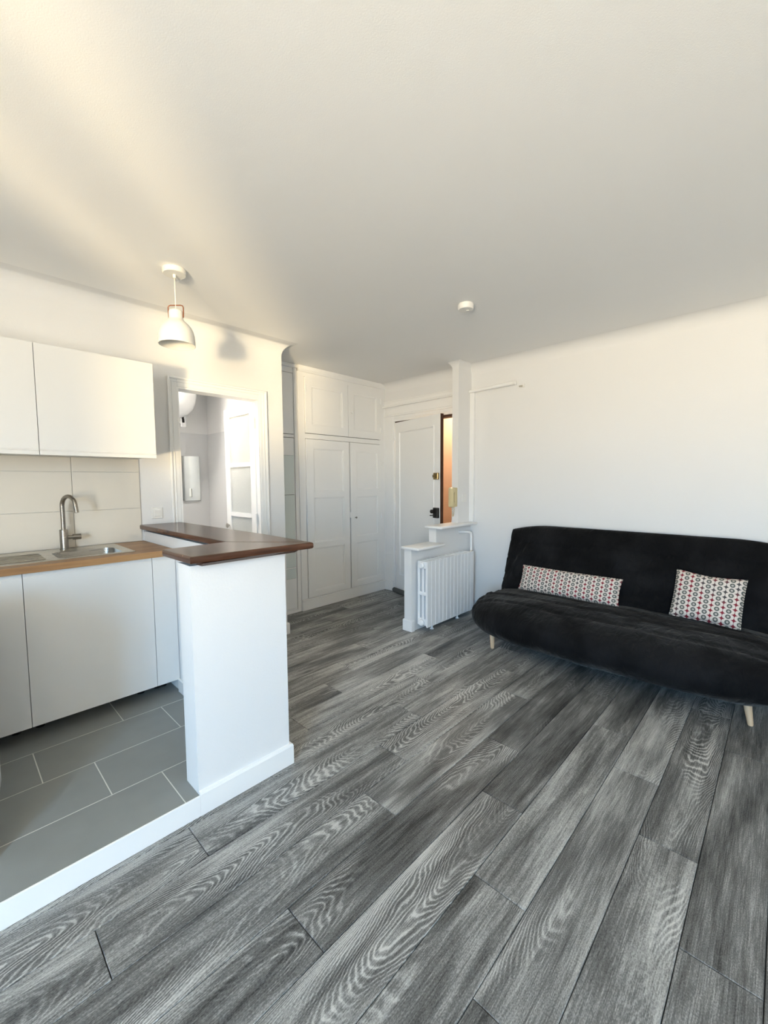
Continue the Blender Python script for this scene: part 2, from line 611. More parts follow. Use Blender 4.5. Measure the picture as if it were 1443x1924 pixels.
def panel_door(w, h, t, panels, depth=0.010, slope=0.018, mold=0.0):
    """leaf in local coords: u 0..w, front at y=0 (facing -y), back at y=t, z 0..h; recessed panels (u0,u1,z0,z1)"""
    mb = MB()
    us = sorted({0, w} | {p[0] for p in panels} | {p[1] for p in panels})
    zs = sorted({0, h} | {p[2] for p in panels} | {p[3] for p in panels})
    for i in range(len(us) - 1):
        for j in range(len(zs) - 1):
            u0, u1, z0, z1 = us[i], us[i + 1], zs[j], zs[j + 1]
            um, zm = (u0 + u1) / 2, (z0 + z1) / 2
            if any(p[0] < um < p[1] and p[2] < zm < p[3] for p in panels):
                continue
            mb.add([(u0, 0, z0), (u1, 0, z0), (u1, 0, z1), (u0, 0, z1)], [(0, 1, 2, 3)])
    for (u0, u1, z0, z1) in panels:
        rings = [(0, 0), (0.0, 0.004), (slope * 0.55, depth * 0.45), (slope * 0.6, depth), (slope, depth)]
        if mold:
            rings = [(0, 0), (0.003, -mold), (slope * 0.5, -mold), (slope * 0.8, 0.002), (slope, depth)]
        vs, fs = [], []
        for m, d in rings:
            vs += [(u0 + m, d, z0 + m), (u1 - m, d, z0 + m), (u1 - m, d, z1 - m), (u0 + m, d, z1 - m)]
        for k in range(len(rings) - 1):
            for q in range(4):
                r = (q + 1) % 4
                fs.append((k * 4 + q, k * 4 + r, k * 4 + 4 + r, k * 4 + 4 + q))
        b = (len(rings) - 1) * 4
        fs.append((b, b + 1, b + 2, b + 3))
        mb.add(vs, fs)
    mb.add([(0, 0, 0), (w, 0, 0), (w, 0, h), (0, 0, h), (0, t, 0), (w, t, 0), (w, t, h), (0, t, h)],
           [(0, 4, 5, 1), (1, 5, 6, 2), (2, 6, 7, 3), (3, 7, 4, 0), (4, 7, 6, 5)])
    return mb


def shift(mb, dx, dy, dz):
    mb.v = [(x + dx, y + dy, z + dz) for x, y, z in mb.v]
    return mb


# ------------------------------------------------------------------ the shell
CZ = 2.69          # ceiling
RX = 4.06          # entry / sofa wall face
KY = 3.38          # kitchen wall face
KF = 0.09          # kitchen floor level
BY = -2.1          # wall behind

fl = struct(MB().box(WIN_X - 0.12, RX + 0.12, BY - 0.1, 4.5, -0.09, -0.012).build('floor', 'subfloor'))
fl.location = (0, 0, 0)
fl.data.transform(Matrix.Translation((( WIN_X - 0.12 + RX + 0.12) / 2, (BY - 0.1 + 4.5) / 2, -0.09)))

# floor planks, each one an object
PW, PL = 0.1963, 1.315
Y0 = 0.1775
START = {-1: 1.49, 0: 1.883, 1: 2.258, 2: 1.27, 3: 1.66, 4: 2.044, 5: 1.274, 6: 1.576, 7: 1.948, 8: 2.352,
         9: 2.71, 10: 3.13, 11: 2.098, 12: 2.467, 13: 2.85, 14: 1.95, 15: 2.3, 16: 2.7, 17: 1.8, 18: 2.2,
         -2: 1.1, -3: 1.9, -4: 1.5, -5: 0.9, -6: 2.0}
_cache = {}


def chamfer_slab(w, d, h, c=0.0012, gap=0.0009):
    """slab w x d x h with a chamfered top edge, top at z=0"""
    x0, x1, y0, y1 = gap, w - gap, gap, d - gap
    vs = [(x0, y0, -h), (x1, y0, -h), (x1, y1, -h), (x0, y1, -h),
          (x0, y0, -c), (x1, y0, -c), (x1, y1, -c), (x0, y1, -c),
          (x0 + c, y0 + c, 0), (x1 - c, y0 + c, 0), (x1 - c, y1 - c, 0), (x0 + c, y1 - c, 0)]
    fs = [(8, 9, 10, 11)]
    for k in (0, 4):
        for q in range(4):
            r = (q + 1) % 4
            fs.append((k + q, k + r, k + 4 + r, k + 4 + q))
    return vs, fs


def slab_piece(name, key, w, d, h, material, parent, loc, c=0.0012, gap=0.0009):
    k = (key, round(w, 4), round(d, 4))
    if k not in _cache:
        mb = MB().add(*chamfer_slab(w, d, h, c, gap))
        o = mb.build(name, material, parent, local=True)
        _cache[k] = o.data
    else:
        o = bpy.data.objects.new(name, _cache[k])
        COL.objects.link(o)
        o.parent = parent
    o.location = loc
    return o


XA, XB = WIN_X, RX
for j in range(-12, 19):
    ya, yb = Y0 + PW * j, Y0 + PW * (j + 1)
    if yb < BY or ya > 3.90:
        continue
    yc0, yc1 = max(ya, BY), min(yb, 3.90)
    st = START.get(j, 1.5)
    x = st - PL * math.ceil((st - XA) / PL)
    while x < XB - 0.01:
        xa, xb = max(x, XA), min(x + PL, XB)
        x += PL
        if ya > 1.7 and yc1 < KY:
            if xb <= 1.0:
                continue
            xa = max(xa, 0.9) if ya > 1.75 else xa
        if ya > KY:
            if xb < 2.2:
                continue
            xa = max(xa, 2.15)
        if xb - xa < 0.02:
            continue
        slab_piece('plank', 'plank', xb - xa, yc1 - yc0, 0.012, 'plank', fl, (xa, yc0, 0), 0.0016, 0.0013)

# kitchen platform with its tiles
kf = struct(MB().box(WIN_X, 1.0, 1.777, KY, 0.0, 0.0894).build('floor_kitchen', 'grout', origin=(0, 0, 0)))
TW, TH = 0.6, 0.3075
rows = [(1.777, 2.060, 0.637), (2.060, 2.371, 0.436), (2.371, 2.676, 0.24), (2.676, 2.982, 0.64), (2.982, KY, 0.44)]
for ya, yb, st in rows:
    x = st - TW * math.ceil((st - WIN_X) / TW)
    while x < 0.99:
        xa, xb = max(x, WIN_X), min(x + TW, 1.0)
        x += TW
        if xb - xa > 0.02:
            slab_piece('floor_tile', 'tile', xb - xa, yb - ya, 0.009, 'tile', kf, (xa, ya, KF), 0.0005, 0.0022)

struct(MB().box(WIN_X, 0.695, 1.769, 1.7775, 0.0, KF + 0.002, 0.0015).build('trim_1', 'gloss'),
       'white riser board edging the raised kitchen floor')

# walls
struct(MB().box(WIN_X - 0.12, RX + 0.12, BY - 0.1, 4.5, CZ, CZ + 0.1).build('ceiling', 'ceil'))
wk = MB()
DX0, DX1, DZ = 1.268, 1.955, 2.165
wk.box(WIN_X, DX0, KY, KY + 0.1, 0, CZ)
wk.box(DX1, 2.2, KY, KY + 0.1, 0, CZ)
wk.box(DX0, DX1, KY, KY + 0.1, DZ, CZ)
wk.box(2.09, 2.2, KY + 0.1, 4.8, 0, CZ)
struct(wk.build('wall_kitchen', 'wall'))
EY0, EY1, EZ = 2.76, 3.672, 2.205
wr = MB()
wr.box(RX, RX + 0.12, BY, EY0, 0, CZ)
wr.box(RX, RX + 0.12, EY1, 4.5, 0, CZ)
wr.box(RX, RX + 0.12, EY0, EY1, EZ, CZ)
struct(wr.build('wall_right', 'wall'))
struct(MB().box(WIN_X, RX, BY - 0.1, BY, 0, CZ).build('wall_back', 'wall'))
ww = MB()
ww.box(WIN_X - 0.12, WIN_X, BY - 0.1, WIN_Y0, 0, CZ)
ww.box(WIN_X - 0.12, WIN_X, WIN_Y1, KY + 0.1, 0, CZ)
ww.box(WIN_X - 0.12, WIN_X, WIN_Y0, WIN_Y1, 0, WIN_Z0)
ww.box(WIN_X - 0.12, WIN_X, WIN_Y0, WIN_Y1, WIN_Z1, CZ)
struct(ww.build('wall_left', 'wall'))


# window frames behind the camera (leaves standing open)
def window_frame(name, along, a0, a1, z0, z1, fixed, nm):
    mb = MB()
    f = 0.055

    def bx(p0, p1, q0, q1):
        if along == 'y':
            mb.box(fixed - 0.08, fixed - 0.03, p0, p1, q0, q1, 0.004)
        else:
            mb.box(p0, p1, fixed - 0.08, fixed - 0.03, q0, q1, 0.004)
    bx(a0, a0 + f, z0, z1)
    bx(a1 - f, a1, z0, z1)
    bx(a0 + f, a1 - f, z0, z0 + f)
    bx(a0 + f, a1 - f, z1 - f, z1)
    for k in range(1, nm + 1):
        c = a0 + (a1 - a0) * k / (nm + 1)
        bx(c - 0.05, c + 0.05, z0 + f, z1 - f)
    return struct(mb.build(name, 'gloss'))


window_frame('window_1', 'y', WIN_Y0, WIN_Y1, WIN_Z0, WIN_Z1, WIN_X, 1)

# coves between wall and ceiling
CR = 0.11
prof = [(-0.01, CZ + 0.01), (-0.01, CZ - CR)] + [
    (CR - CR * math.cos(math.radians(a)), CZ - CR + CR * math.sin(math.radians(a))) for a in range(0, 91, 9)] + [(CR, CZ + 0.01)]
struct(MB().sweep([(2.2, 3.95), (2.2, KY), (WIN_X, KY)], prof).build('trim_2', 'wall', smooth=40),
       'rounded plaster cove above the kitchen wall')
struct(MB().sweep([(RX, BY), (RX, 3.95)], prof).build('trim_3', 'wall', smooth=40),
       'rounded plaster cove above the sofa wall')
struct(MB().sweep([(WIN_X, BY), (RX, BY)], prof).build('trim_4', 'ceil', smooth=40))

# bar wall: pillar and low wall behind it
struct(MB().prism([(0.695, 1.785), (1.155, 1.785), (1.155, KY), (1.0, KY), (1.0, 1.912), (0.695, 1.912)], 0, 1.092)
       .build('wall_bar', 'wall'), 'white half-height wall carrying the bar top')
bbp = [(-0.002, 0.0), (0.016, 0.0), (0.016, 0.094), (0.012, 0.104), (-0.002, 0.106)]
struct(MB().sweep([(1.155, KY), (1.155, 1.785), (0.695, 1.785)], bbp).build('baseboard_bar', 'gloss'))
struct(MB().box(0.984, 1.0, 1.912, 2.79, KF, KF + 0.085, 0.003).build('baseboard_kitchen', 'gloss'))
struct(MB().sweep([(2.2, 3.86), (2.2, KY), (1.97, KY)], bbp).build('baseboard_hall', 'gloss'))
struct(MB().sweep([(RX, BY), (RX, 2.46)], bbp).build('baseboard_right', 'gloss'))

# kitchen doorway casing
cas = MB()
for (x0, x1, za, zb) in ((1.205, DX0, 0, 2.228), (DX1, 2.02, 0, 2.228), (DX0, DX1, DZ, 2.228)):
    cas.box(x0, x1, KY - 0.014, KY, za, zb, 0.003)
cas.box(1.198, 1.214, KY - 0.026, KY - 0.014, 0, 2.236, 0.003)
cas.box(2.011, 2.027, KY - 0.026, KY - 0.014, 0, 2.236, 0.003)
cas.box(1.214, 2.011, KY - 0.026, KY - 0.014, 2.220, 2.236, 0.003)
cas.box(1.228, 1.236, KY - 0.02, KY - 0.014, 0, 2.206, 0.002)
cas.box(1.987, 1.995, KY - 0.02, KY - 0.014, 0, 2.206, 0.002)
cas.box(1.236, 1.987, KY - 0.02, KY - 0.014, 2.198, 2.206, 0.002)
cas.box(DX0, DX0 + 0.012, KY - 0.012, KY + 0.11, 0, DZ)
cas.box(DX1 - 0.012, DX1, KY - 0.012, KY + 0.11, 0, DZ)
cas.box(DX0 + 0.012, DX1 - 0.012, KY - 0.012, KY + 0.11, DZ - 0.012, DZ)
struct(cas.build('trim_5', 'gloss'), 'white moulded casing round the bathroom doorway')

# bathroom beyond
BBY = 4.7
struct(MB().box(0.6, 2.09, BBY, BBY + 0.1, 0, 1.972).box(2.075, 2.0899, 3.5, BBY, 0, 1.972)
       .build('wall_bathroom', 'bathgrey'), 'pale grey lower bathroom wall')
struct(MB().box(0.6, 2.09, BBY + 0.006, BBY + 0.1, 1.972, 2.68).box(2.081, 2.0899, 3.5, BBY, 1.972, 2.68)
       .box(0.5, 0.6, KY + 0.1, BBY + 0.1, 0, 2.68).build('wall_bathroom_upper', 'wall'))
struct(MB().box(0.5, 2.09, KY + 0.1, BBY + 0.1, -0.05, 0.0).build('floor_bathroom', 'tile'))
struct(MB().box(0.5, 2.2, KY + 0.1, BBY + 0.1, 2.68, 2.6899).build('ceiling_bathroom', 'ceil'))

# hallway recess enclosure behind the built-in cupboards
struct(MB().box(2.2, 4.06, 4.42, 4.5, 0, CZ).build('wall_hall', 'wall'))

# partition with two heights
pw = MB()
pw.box(3.033, 3.42, 2.543, 2.632, 0, 0.795)
pw.box(3.42, RX, 2.543, 2.632, 0, 0.965)
struct(pw.build('wall_partition', 'wall'), 'stepped white half wall behind the radiator')
struct(MB().sweep([(3.5, 2.632), (3.033, 2.632), (3.033, 2.543), (3.07, 2.543)][::-1][::-1],
                  [(0, 0), (-0.012, 0), (-0.012, 0.10), (-0.008, 0.11), (0, 0.112)])
       .build('baseboard_partition', 'gloss'))


# column with flared head standing on the partition
def column(name, x0, x1, y0, y1, z0, z1, r):
    rings = [(0, z0), (0, z1 - r)]
    rings += [(r - r * math.cos(math.radians(a)), z1 - r + r * math.sin(math.radians(a))) for a in range(10, 91, 10)]
    vs, fs = [], []
    for o, z in rings:
        vs += [(x0 - o, y0 - o, z), (x1, y0 - o, z), (x1, y1 + o, z), (x0 - o, y1 + o, z)]
    for k in range(len(rings) - 1):
        for q in range(4):
            s = (q + 1) % 4
            fs.append((k * 4 + q, k * 4 + s, k * 4 + 4 + s, k * 4 + 4 + q))
    n = len(rings) * 4
    fs += [(3, 2, 1, 0), (n - 4, n - 3, n - 2, n - 1)]
    return MB().add(vs, fs).build(name, 'wall', smooth=30)


struct(column('wall_column', 3.81, RX, 2.543, 2.622, 0.985, CZ + 0.005, 0.075), 'slim white column with flared head')
struct(MB().box(4.026, RX, 2.49, 2.543, 0.985, 2.398, 0.003).build('trim_6', 'gloss'),
       'narrow vertical casing strip on the wall beside the column')

# entry door casing
ec = MB()
ec.box(RX - 0.02, RX, EY1 - 0.005, 3.86, 0, 2.27, 0.003)
ec.box(RX - 0.02, RX, EY0 - 0.08, EY0 + 0.005, 0, 2.27, 0.003)
ec.box(RX - 0.02, RX, EY0 + 0.005, EY1 - 0.005, EZ - 0.005, 2.27, 0.003)
ec.box(RX - 0.03, RX, 2.64, 3.9, 2.268, 2.292, 0.004)
ec.box(RX - 0.012, RX, 2.64, 3.9, 2.292, 2.46, 0.002)
ec.box(RX - 0.018, RX, 2.64, 3.9, 2.455, 2.470, 0.002)
ec.box(RX - 0.026, RX - 0.018, EY1 + 0.012, EY1 + 0.03, 0.12, 2.24, 0.002)
ec.box(RX - 0.026, RX - 0.018, EY0 + 0.0, EY1 + 0.012, 2.226, 2.242, 0.002)
struct(ec.build('trim_7', 'gloss'), 'white casing and frieze board above the entry door')
struct(MB().box(RX - 0.035, RX - 0.02, 3.69, 3.86, 0, 0.13, 0.004).build('baseboard_entry', 'gloss'))
struct(MB().box(RX + 0.0, RX + 0.12, EY0 - 0.001, EY0 + 0.02, 0, EZ).box(RX, RX + 0.12, EY0, EY1, EZ - 0.025, EZ)
       .build('trim_8', 'brownwood'), 'dark brown jamb of the entry door')

# corridor outside the entry door
cor = MB()
cor.box(5.2, 5.3, 1.4, 4.5, 0, 2.7)
cor.box(4.18, 5.3, 4.4, 4.5, 0, 2.7)
cor.box(4.18, 5.3, 1.3, 1.4, 0, 2.7)
struct(cor.build('wall_corridor', 'orange'), 'apricot corridor wall seen through the open entry door')
struct(MB().box(4.18, 5.3, 1.3, 4.5, 2.7, 2.8).build('ceiling_corridor', 'wall'))
struct(MB().box(4.18, 5.3, 1.3, 4.5, -0.05, 0).build('floor_corridor', 'brownwood'))
sc = thing('corridor_light', 'lit globe lamp on the apricot corridor ceiling', 'lamp', (4.75, 3.6, 2.7))
MB().lathe([(0.001, 0), (0.07, 0), (0.07, -0.02), (0.001, -0.02)], (4.75, 3.6, 2.7), 24, cap=False).build('base', 'enamel', sc, smooth=40)
MB().lathe([(0.06, -0.02), (0.085, -0.05), (0.09, -0.08), (0.07, -0.125), (0.03, -0.145), (0.001, -0.148)], (4.75, 3.6, 2.7), 24, cap=False).build('globe', 'lampglow', sc, smooth=180)
cl = bpy.data.lights.new('corridor_bulb', 'POINT')
cl.energy = 15
cl.color = (1.0, 0.80, 0.58)
cl.shadow_soft_size = 0.09
clo = bpy.data.objects.new('corridor_bulb', cl)
COL.objects.link(clo)
clo.location = (4.75, 3.4, 2.42)

# ------------------------------------------------------------------ bathroom door leaf (standing open)
d1 = thing('door_1', 'white glazed bathroom door standing open with frosted panes', None, (1.932, 3.425, 0.02), kind='structure')
Ld, Hd, Td = 0.565, 2.118, 0.038
lf = MB()
rails = [(0.0, 0.10), (0.86, 0.995), (1.095, 1.133), (1.563, 1.602), (2.035, Hd)]
lf.box(0, Td, 0, 0.085, 0, Hd, 0.003)
lf.box(0, Td, Ld - 0.085, Ld, 0, Hd, 0.003)
panes = [(0.52, 1.095), (1.133, 1.563), (1.602, 2.035)]
lf.box(0, Td, 0.085, Ld - 0.085, 0, 0.12)
lf.box(0.012, Td - 0.012, 0.085, Ld - 0.085, 0.12, 0.45)
lf.box(0, Td, 0.085, Ld - 0.085, 0.45, 0.52)
for a, b in ((1.095, 1.133), (1.563, 1.602), (2.035, Hd)):
    lf.box(0, Td, 0.085, Ld - 0.085, a, b)
lf.build('leaf', 'gloss', d1, local=True)
for a, b in panes:
    MB().box(0.014, 0.020, 0.085, Ld - 0.085, a, b).build('pane', 'glass', d1, local=True)
MB().lathe([(0.012, -0.03), (0.022, -0.028), (0.024, -0.022), (0.016, -0.012), (0.009, -0.008), (0.009, 0.0)],
           (0, Ld - 0.045, 1.0), 16, 'x').build('door_knob', 'steel', d1, local=True, smooth=60)
for z in (0.3, 1.05, 1.9):
    MB().lathe([(0.008, 0), (0.008, 0.09)], (-0.004, -0.004, z), 12).build('hinge', 'gloss', d1, local=True, smooth=60)

bm_ = thing('bathroom_mirror', 'frameless mirror cabinet on the grey bathroom wall', 'mirror', (1.83, BBY, 1.243))
MB().box(1.60, 1.972, BBY - 0.012, BBY - 0.001, 1.243, 1.727, 0.002).build('backing', 'enamel', bm_)
MB().box(1.604, 1.969, BBY - 0.016, BBY - 0.0121, 1.246, 1.724).build('mirror_glass', 'mirror', bm_)
tk = thing('water_tank', 'white round-bottomed water tank hung high in the bathroom', 'water heater', (1.60, 4.36, 2.07))
MB().lathe([(0.001, 0), (0.07, 0.008), (0.13, 0.04), (0.175, 0.09), (0.20, 0.15), (0.212, 0.22), (0.215, 0.30), (0.215, 0.55), (0.18, 0.6), (0.001, 0.61)],
           (1.60, 4.36, 2.07), 40, cap=False).build('tank', 'enamel', tk, smooth=60)
MB().box(1.45, 1.75, 4.55, BBY, 2.3, 2.36).build('bracket', 'enamel', tk)
MB().tube([(1.70, 4.40, 2.10), (1.71, 4.41, 2.07), (1.715, 4.42, 2.045)], 0.012).build('valve', 'blackmetal', tk)
sl = thing('bathroom_spotlight', 'small white cylinder spotlight on a wall arm in the bathroom', 'spotlight', (1.76, 4.69, 2.08))
MB().box(1.60, 1.80, 4.655, 4.699, 2.055, 2.085, 0.004).build('wall_bar', 'enamel', sl)
MB().tube([(1.76, 4.66, 2.07), (1.76, 4.55, 2.075)], 0.008).build('arm', 'enamel', sl)
MB().lathe([(0.001, 0.075), (0.024, 0.072), (0.028, 0.065), (0.028, -0.045), (0.022, -0.045), (0.02, -0.03), (0.001, -0.03)],
           (1.76, 4.53, 2.055), 20, cap=False).build('head', 'enamel', sl, smooth=40)
bl = bpy.data.lights.new('bathroom_fill_light', 'AREA')  # added fill light to brighten the bathroom, no such fixture known
bl.shape = 'DISK'
bl.size = 0.3
bl.energy = 9
bl.color = (1.0, 0.97, 0.93)
blo = bpy.data.objects.new('bathroom_fill_light', bl)
COL.objects.link(blo)
blo.location = (1.15, 4.0, 2.62)
cl2 = thing('bathroom_fill_disc', 'flat round glowing disc added under the bathroom ceiling', 'lamp', (1.15, 4.0, 2.65))  # unseen glowing disc, added to go with the fill light
MB().lathe([(0.001, 0.04), (0.16, 0.04), (0.16, 0.0), (0.001, -0.005)], (1.15, 4.0, 2.65), 32, cap=False).build('shade', 'lampglow', cl2, smooth=40)
MB().box(2.062, 2.0749, 4.15, 4.20, 1.27, 1.37, 0.003).build('bathroom_switch', 'plastic')
tag(bpy.data.objects['bathroom_switch'], 'small white switch on the grey bathroom side wall', 'switch')


# ------------------------------------------------------------------ kitchen units
def door_front(x0, x1, y, z0, z1, handle):
    """lacquered front with an integrated finger-pull lip along the top or bottom edge"""
    t = 0.019
    yb = y + t
    s = 0.022
    if handle == 'bottom':
        pr = [(y, z1), (yb, z1), (yb, z0), (y - 0.004, z0), (y - 0.004, z0 + 0.020), (y + 0.003, z0 + 0.026), (y, z0 + 0.032)]
    else:
        pr = [(y, z0), (yb, z0), (yb, z1), (y + 0.003, z1), (y + 0.003, z1 - 0.018), (y, z1 - 0.024)]
    n = len(pr)
    vs = [(x0, a, b) for a, b in pr] + [(x1, a, b) for a, b in pr]
    fs = [tuple(range(n)), tuple(range(n, 2 * n))[::-1]] + [(i, (i + 1) % n, n + (i + 1) % n, n + i) for i in range(n)]
    return MB().add(vs, fs)


def unit(name, label, x0, x1, yf, yb, z0, z1, handle, group, legs=True, fz0=None):
    t = thing(name, label, 'cabinet', ((x0 + x1) / 2, (yf + yb) / 2, KF if legs else z0), group=group)
    c = MB()
    c.box(x0 + 0.001, x0 + 0.017, yf + 0.021, yb, z0, z1)
    c.box(x1 - 0.017, x1 - 0.001, yf + 0.021, yb, z0, z1)
    c.box(x0 + 0.017, x1 - 0.017, yf + 0.021, yb, z0, z0 + 0.016)
    c.box(x0 + 0.017, x1 - 0.017, yb - 0.008, yb, z0 + 0.016, z1)
    if not legs:
        c.box(x0 + 0.017, x1 - 0.017, yf + 0.021, yb - 0.008, z1 - 0.016, z1)
    c.build('carcass', 'carcass', t)
    d = door_front(x0 + 0.0015, x1 - 0.0015, yf, z0 + 0.0015 if fz0 is None else fz0, z1 - 0.0015, handle).build('door', 'lacquer', t)
    if legs:
        for x in (x0 + 0.05, x1 - 0.05):
            for y in (yf + 0.17, yb - 0.08):
                MB().lathe([(0.022, 0), (0.022, 0.006), (0.014, 0.012), (0.014, 0.06), (0.026, 0.068), (0.026, z0 - KF)], (x, y, KF), 12)\
                    .build('leg', 'blackmetal', t, smooth=40)
    return t


YF = 2.79
g1 = 'white base units under the oak worktop'
unit('base_cabinet', 'white base cabinet cut by the left edge under the draining board', -0.345, 0.2565, YF, 3.36, 0.17, 0.984, 'top', g1)
unit('base_cabinet', 'wide white base cabinet door directly under the sink bowl', 0.2565, 0.863, YF, 3.36, 0.17, 0.984, 'top', g1)
unit('base_cabinet', 'narrow white base panel between sink cabinet and bar wall', 0.863, 0.998, YF, 3.36, 0.17, 0.984, 'top', g1)
g2 = 'white wall units above the sink'
unit('wall_cabinet', 'white wall cabinet cut by the left edge of the picture', -0.215, 0.385, 3.0, KY - 0.001, 1.611, 2.208, 'bottom', g2, legs=False, fz0=1.600)
unit('wall_cabinet', 'white wall cabinet nearest the hanging lamp and bathroom doorway', 0.385, 0.985, 3.0, KY - 0.001, 1.611, 2.208, 'bottom', g2, legs=False, fz0=1.600)

# return panel at the far left, cut by the frame
ep = thing('side_panel', 'white low end panel at the left edge above the grey tiles', 'panel', (-0.2, 2.3, KF))
MB().prism([(-0.6, 2.0), (0.06, 2.0), (0.099, 2.425), (0.113, 2.54), (0.095, 2.545), (-0.6, 2.545)], KF, 0.95).build('body', 'lacquer', ep)
MB().box(-0.6, 0.05, 1.995, 1.9995, KF + 0.1, 0.93).build('front', 'lacquer', ep)

# worktop with a cut-out for the bowl
BX0, BX1, BY0, BY1 = 0.425, 0.755, 2.905, 3.205
wt = MB()
WZ0, WZ1 = 0.985, 1.021
wt.box(-0.6, BX0, 2.768, KY - 0.001, WZ0, WZ1)
wt.box(BX1, 0.998, 2.768, KY - 0.001, WZ0, WZ1)
wt.box(BX0, BX1, 2.768, BY0, WZ0, WZ1)
wt.box(BX0, BX1, BY1, KY - 0.001, WZ0, WZ1)
tag(wt.build('worktop', 'oak', origin=(-0.6, 2.768, 0.985)), 'honey oak worktop with the steel sink let in', 'worktop')

# sink
sk = thing('sink', 'stainless steel sink with ribbed draining board let into oak worktop', 'sink', (0.3, 3.08, 1.021))
outer = rrect(-0.1, 0.80, 2.862, 3.335, 0.02)
inner = rrect(BX0 + 0.006, BX1 - 0.006, BY0 + 0.006, BY1 - 0.006, 0.05)


def ringloft(mb, rings):
    n = len(rings[0][0])
    vs, fs = [], []
    for pts, z in rings:
        vs += [(x, y, z) for x, y in pts]
    for k in range(len(rings) - 1):
        for i in range(n):
            j = (i + 1) % n
            fs.append((k * n + i, k * n + j, (k + 1) * n + j, (k + 1) * n + i))
    mb.add(vs, fs)
    return mb


def inset(a, d, r):
    return rrect(BX0 + 0.006 + d, BX1 - 0.006 - d, BY0 + 0.006 + d, BY1 - 0.006 - d, r)


o2 = rrect(-0.097, 0.797, 2.865, 3.332, 0.018)
o3 = rrect(-0.092, 0.792, 2.870, 3.327, 0.016)
i0 = rrect(BX0 - 0.004, BX1 + 0.004, BY0 - 0.004, BY1 + 0.004, 0.055)
sb = ringloft(MB(), [(outer, 1.0205), (outer, 1.0235), (o2, 1.0255), (o3, 1.0245), (i0, 1.0245), (inner, 1.021),
                     (inset(0, 0.004, 0.05), 0.93), (inset(0, 0.012, 0.05), 0.885), (inset(0, 0.035, 0.05), 0.868), (inset(0, 0.09, 0.04), 0.862)])
b = rrect(BX0 + 0.096, BX1 - 0.096, BY0 + 0.096, BY1 - 0.096, 0.04)
sb.add([(x, y, 0.862) for x, y in b], [tuple(range(len(b)))])
sb.build('basin', 'steel', sk, smooth=35)
for k in range(7):
    y = 2.925 + k * 0.043
    MB().box(-0.05, 0.375, y, y + 0.012, 1.0245, 1.0285, 0.0019).build('drainer_rib', 'steel', sk)
MB().lathe([(0.001, 0.004), (0.02, 0.003), (0.035, 0.001), (0.04, 0.0)], (0.59, 3.055, 0.8625), 24, cap=False).build('drain', 'nickel', sk, smooth=60)

# faucet
fx, fy, fz = 0.515, 3.285, 1.0245
fa = thing('faucet', 'brushed nickel kitchen tap with tall hooked spout beside the sink', 'faucet', (fx, fy, fz))
MB().lathe([(0.026, 0), (0.026, 0.004), (0.0225, 0.006), (0.0225, 0.122), (0.021, 0.126), (0.0125, 0.127)], (fx, fy, fz), 24).build('body', 'nickel', fa, smooth=40)
dv = Vector((0.055, -0.125, 0))
R_ = 0.060
dn = dv.normalized()
pts = [(fx, fy, fz + 0.12), (fx, fy, fz + 0.275)]
base = Vector((fx, fy, fz + 0.275))
for a in range(15, 166, 15):
    ar = math.radians(a)
    pts.append(base + dn * (R_ - R_ * math.cos(ar)) + Vector((0, 0, R_ * math.sin(ar))))
last = Vector(pts[-1])
pts.append(last + dn * 0.012 + Vector((0, 0, -0.055)))
MB().tube(pts, 0.0125, 16).build('spout', 'nickel', fa, smooth=50)
MB().tube([(fx + 0.018, fy, fz + 0.075), (fx + 0.045, fy, fz + 0.075)], 0.013, 16).tube(
    [(fx + 0.045, fy, fz + 0.075), (fx + 0.088, fy, fz + 0.075)], 0.018, 16).build('lever', 'nickel', fa, smooth=40)

# backsplash tiles
bs = struct(MB().box(-0.6, 0.985, KY - 0.004, KY, WZ1, 1.611).build('wall_backsplash', 'splashgrout', origin=(0, KY, WZ1)),
            'cream tiled splashback between worktop and wall units')
for z0, z1 in ((WZ1 + 0.001, 1.260), (1.260, 1.516), (1.516, 1.611)):
    for x0, x1 in ((-0.6, -0.205), (-0.205, 0.19), (0.19, 0.587), (0.587, 0.985)):
        vs, fs = chamfer_slab(x1 - x0, z1 - z0, 0.008, 0.0006, 0.0013)
        MB().add([(x0 + u, KY - 0.0115 - w, z0 + v) for u, v, w in vs], fs).build('wall_tile', 'splash', bs)

# bar top
bar = thing('bar_counter', 'dark varnished walnut L-shaped bar top on the white half wall', 'bar counter', (0.97, 1.9, 1.09))


def slab_rounded(mb, poly_in, z0, z1, b, e):
    # polygon already counter-clockwise; rounded nosing via stacked offsets
    def off(poly, d):
        n = len(poly)
        out = []
        for i in range(n):
            p0, p1, p2 = Vector(poly[i - 1]), Vector(poly[i]), Vector(poly[(i + 1) % n])
            d1, d2 = (p1 - p0).normalized(), (p2 - p1).normalized()
            n1, n2 = Vector((-d1.y, d1.x)), Vector((-d2.y, d2.x))
            m = n1 + n2
            m = m / max(0.2, m.dot(n1))
            out.append(tuple(p1 + m * d))
        return out
    rings = []
    for dd, z in ((b, z0), (b * 0.3, z0 + b * 0.3), (0, z0 + b), (0, z1 - b), (b * 0.3, z1 - b * 0.3), (b, z1)):
        rings.append((off(poly_in, dd), z))
    ringloft(mb, rings)
    n = len(poly_in)
    mb.add([(x, y, z0) for x, y in rings[0][0]], [tuple(range(n))[::-1]])
    mb.add([(x, y, z1) for x, y in rings[-1][0]], [tuple(range(n))])
    return mb


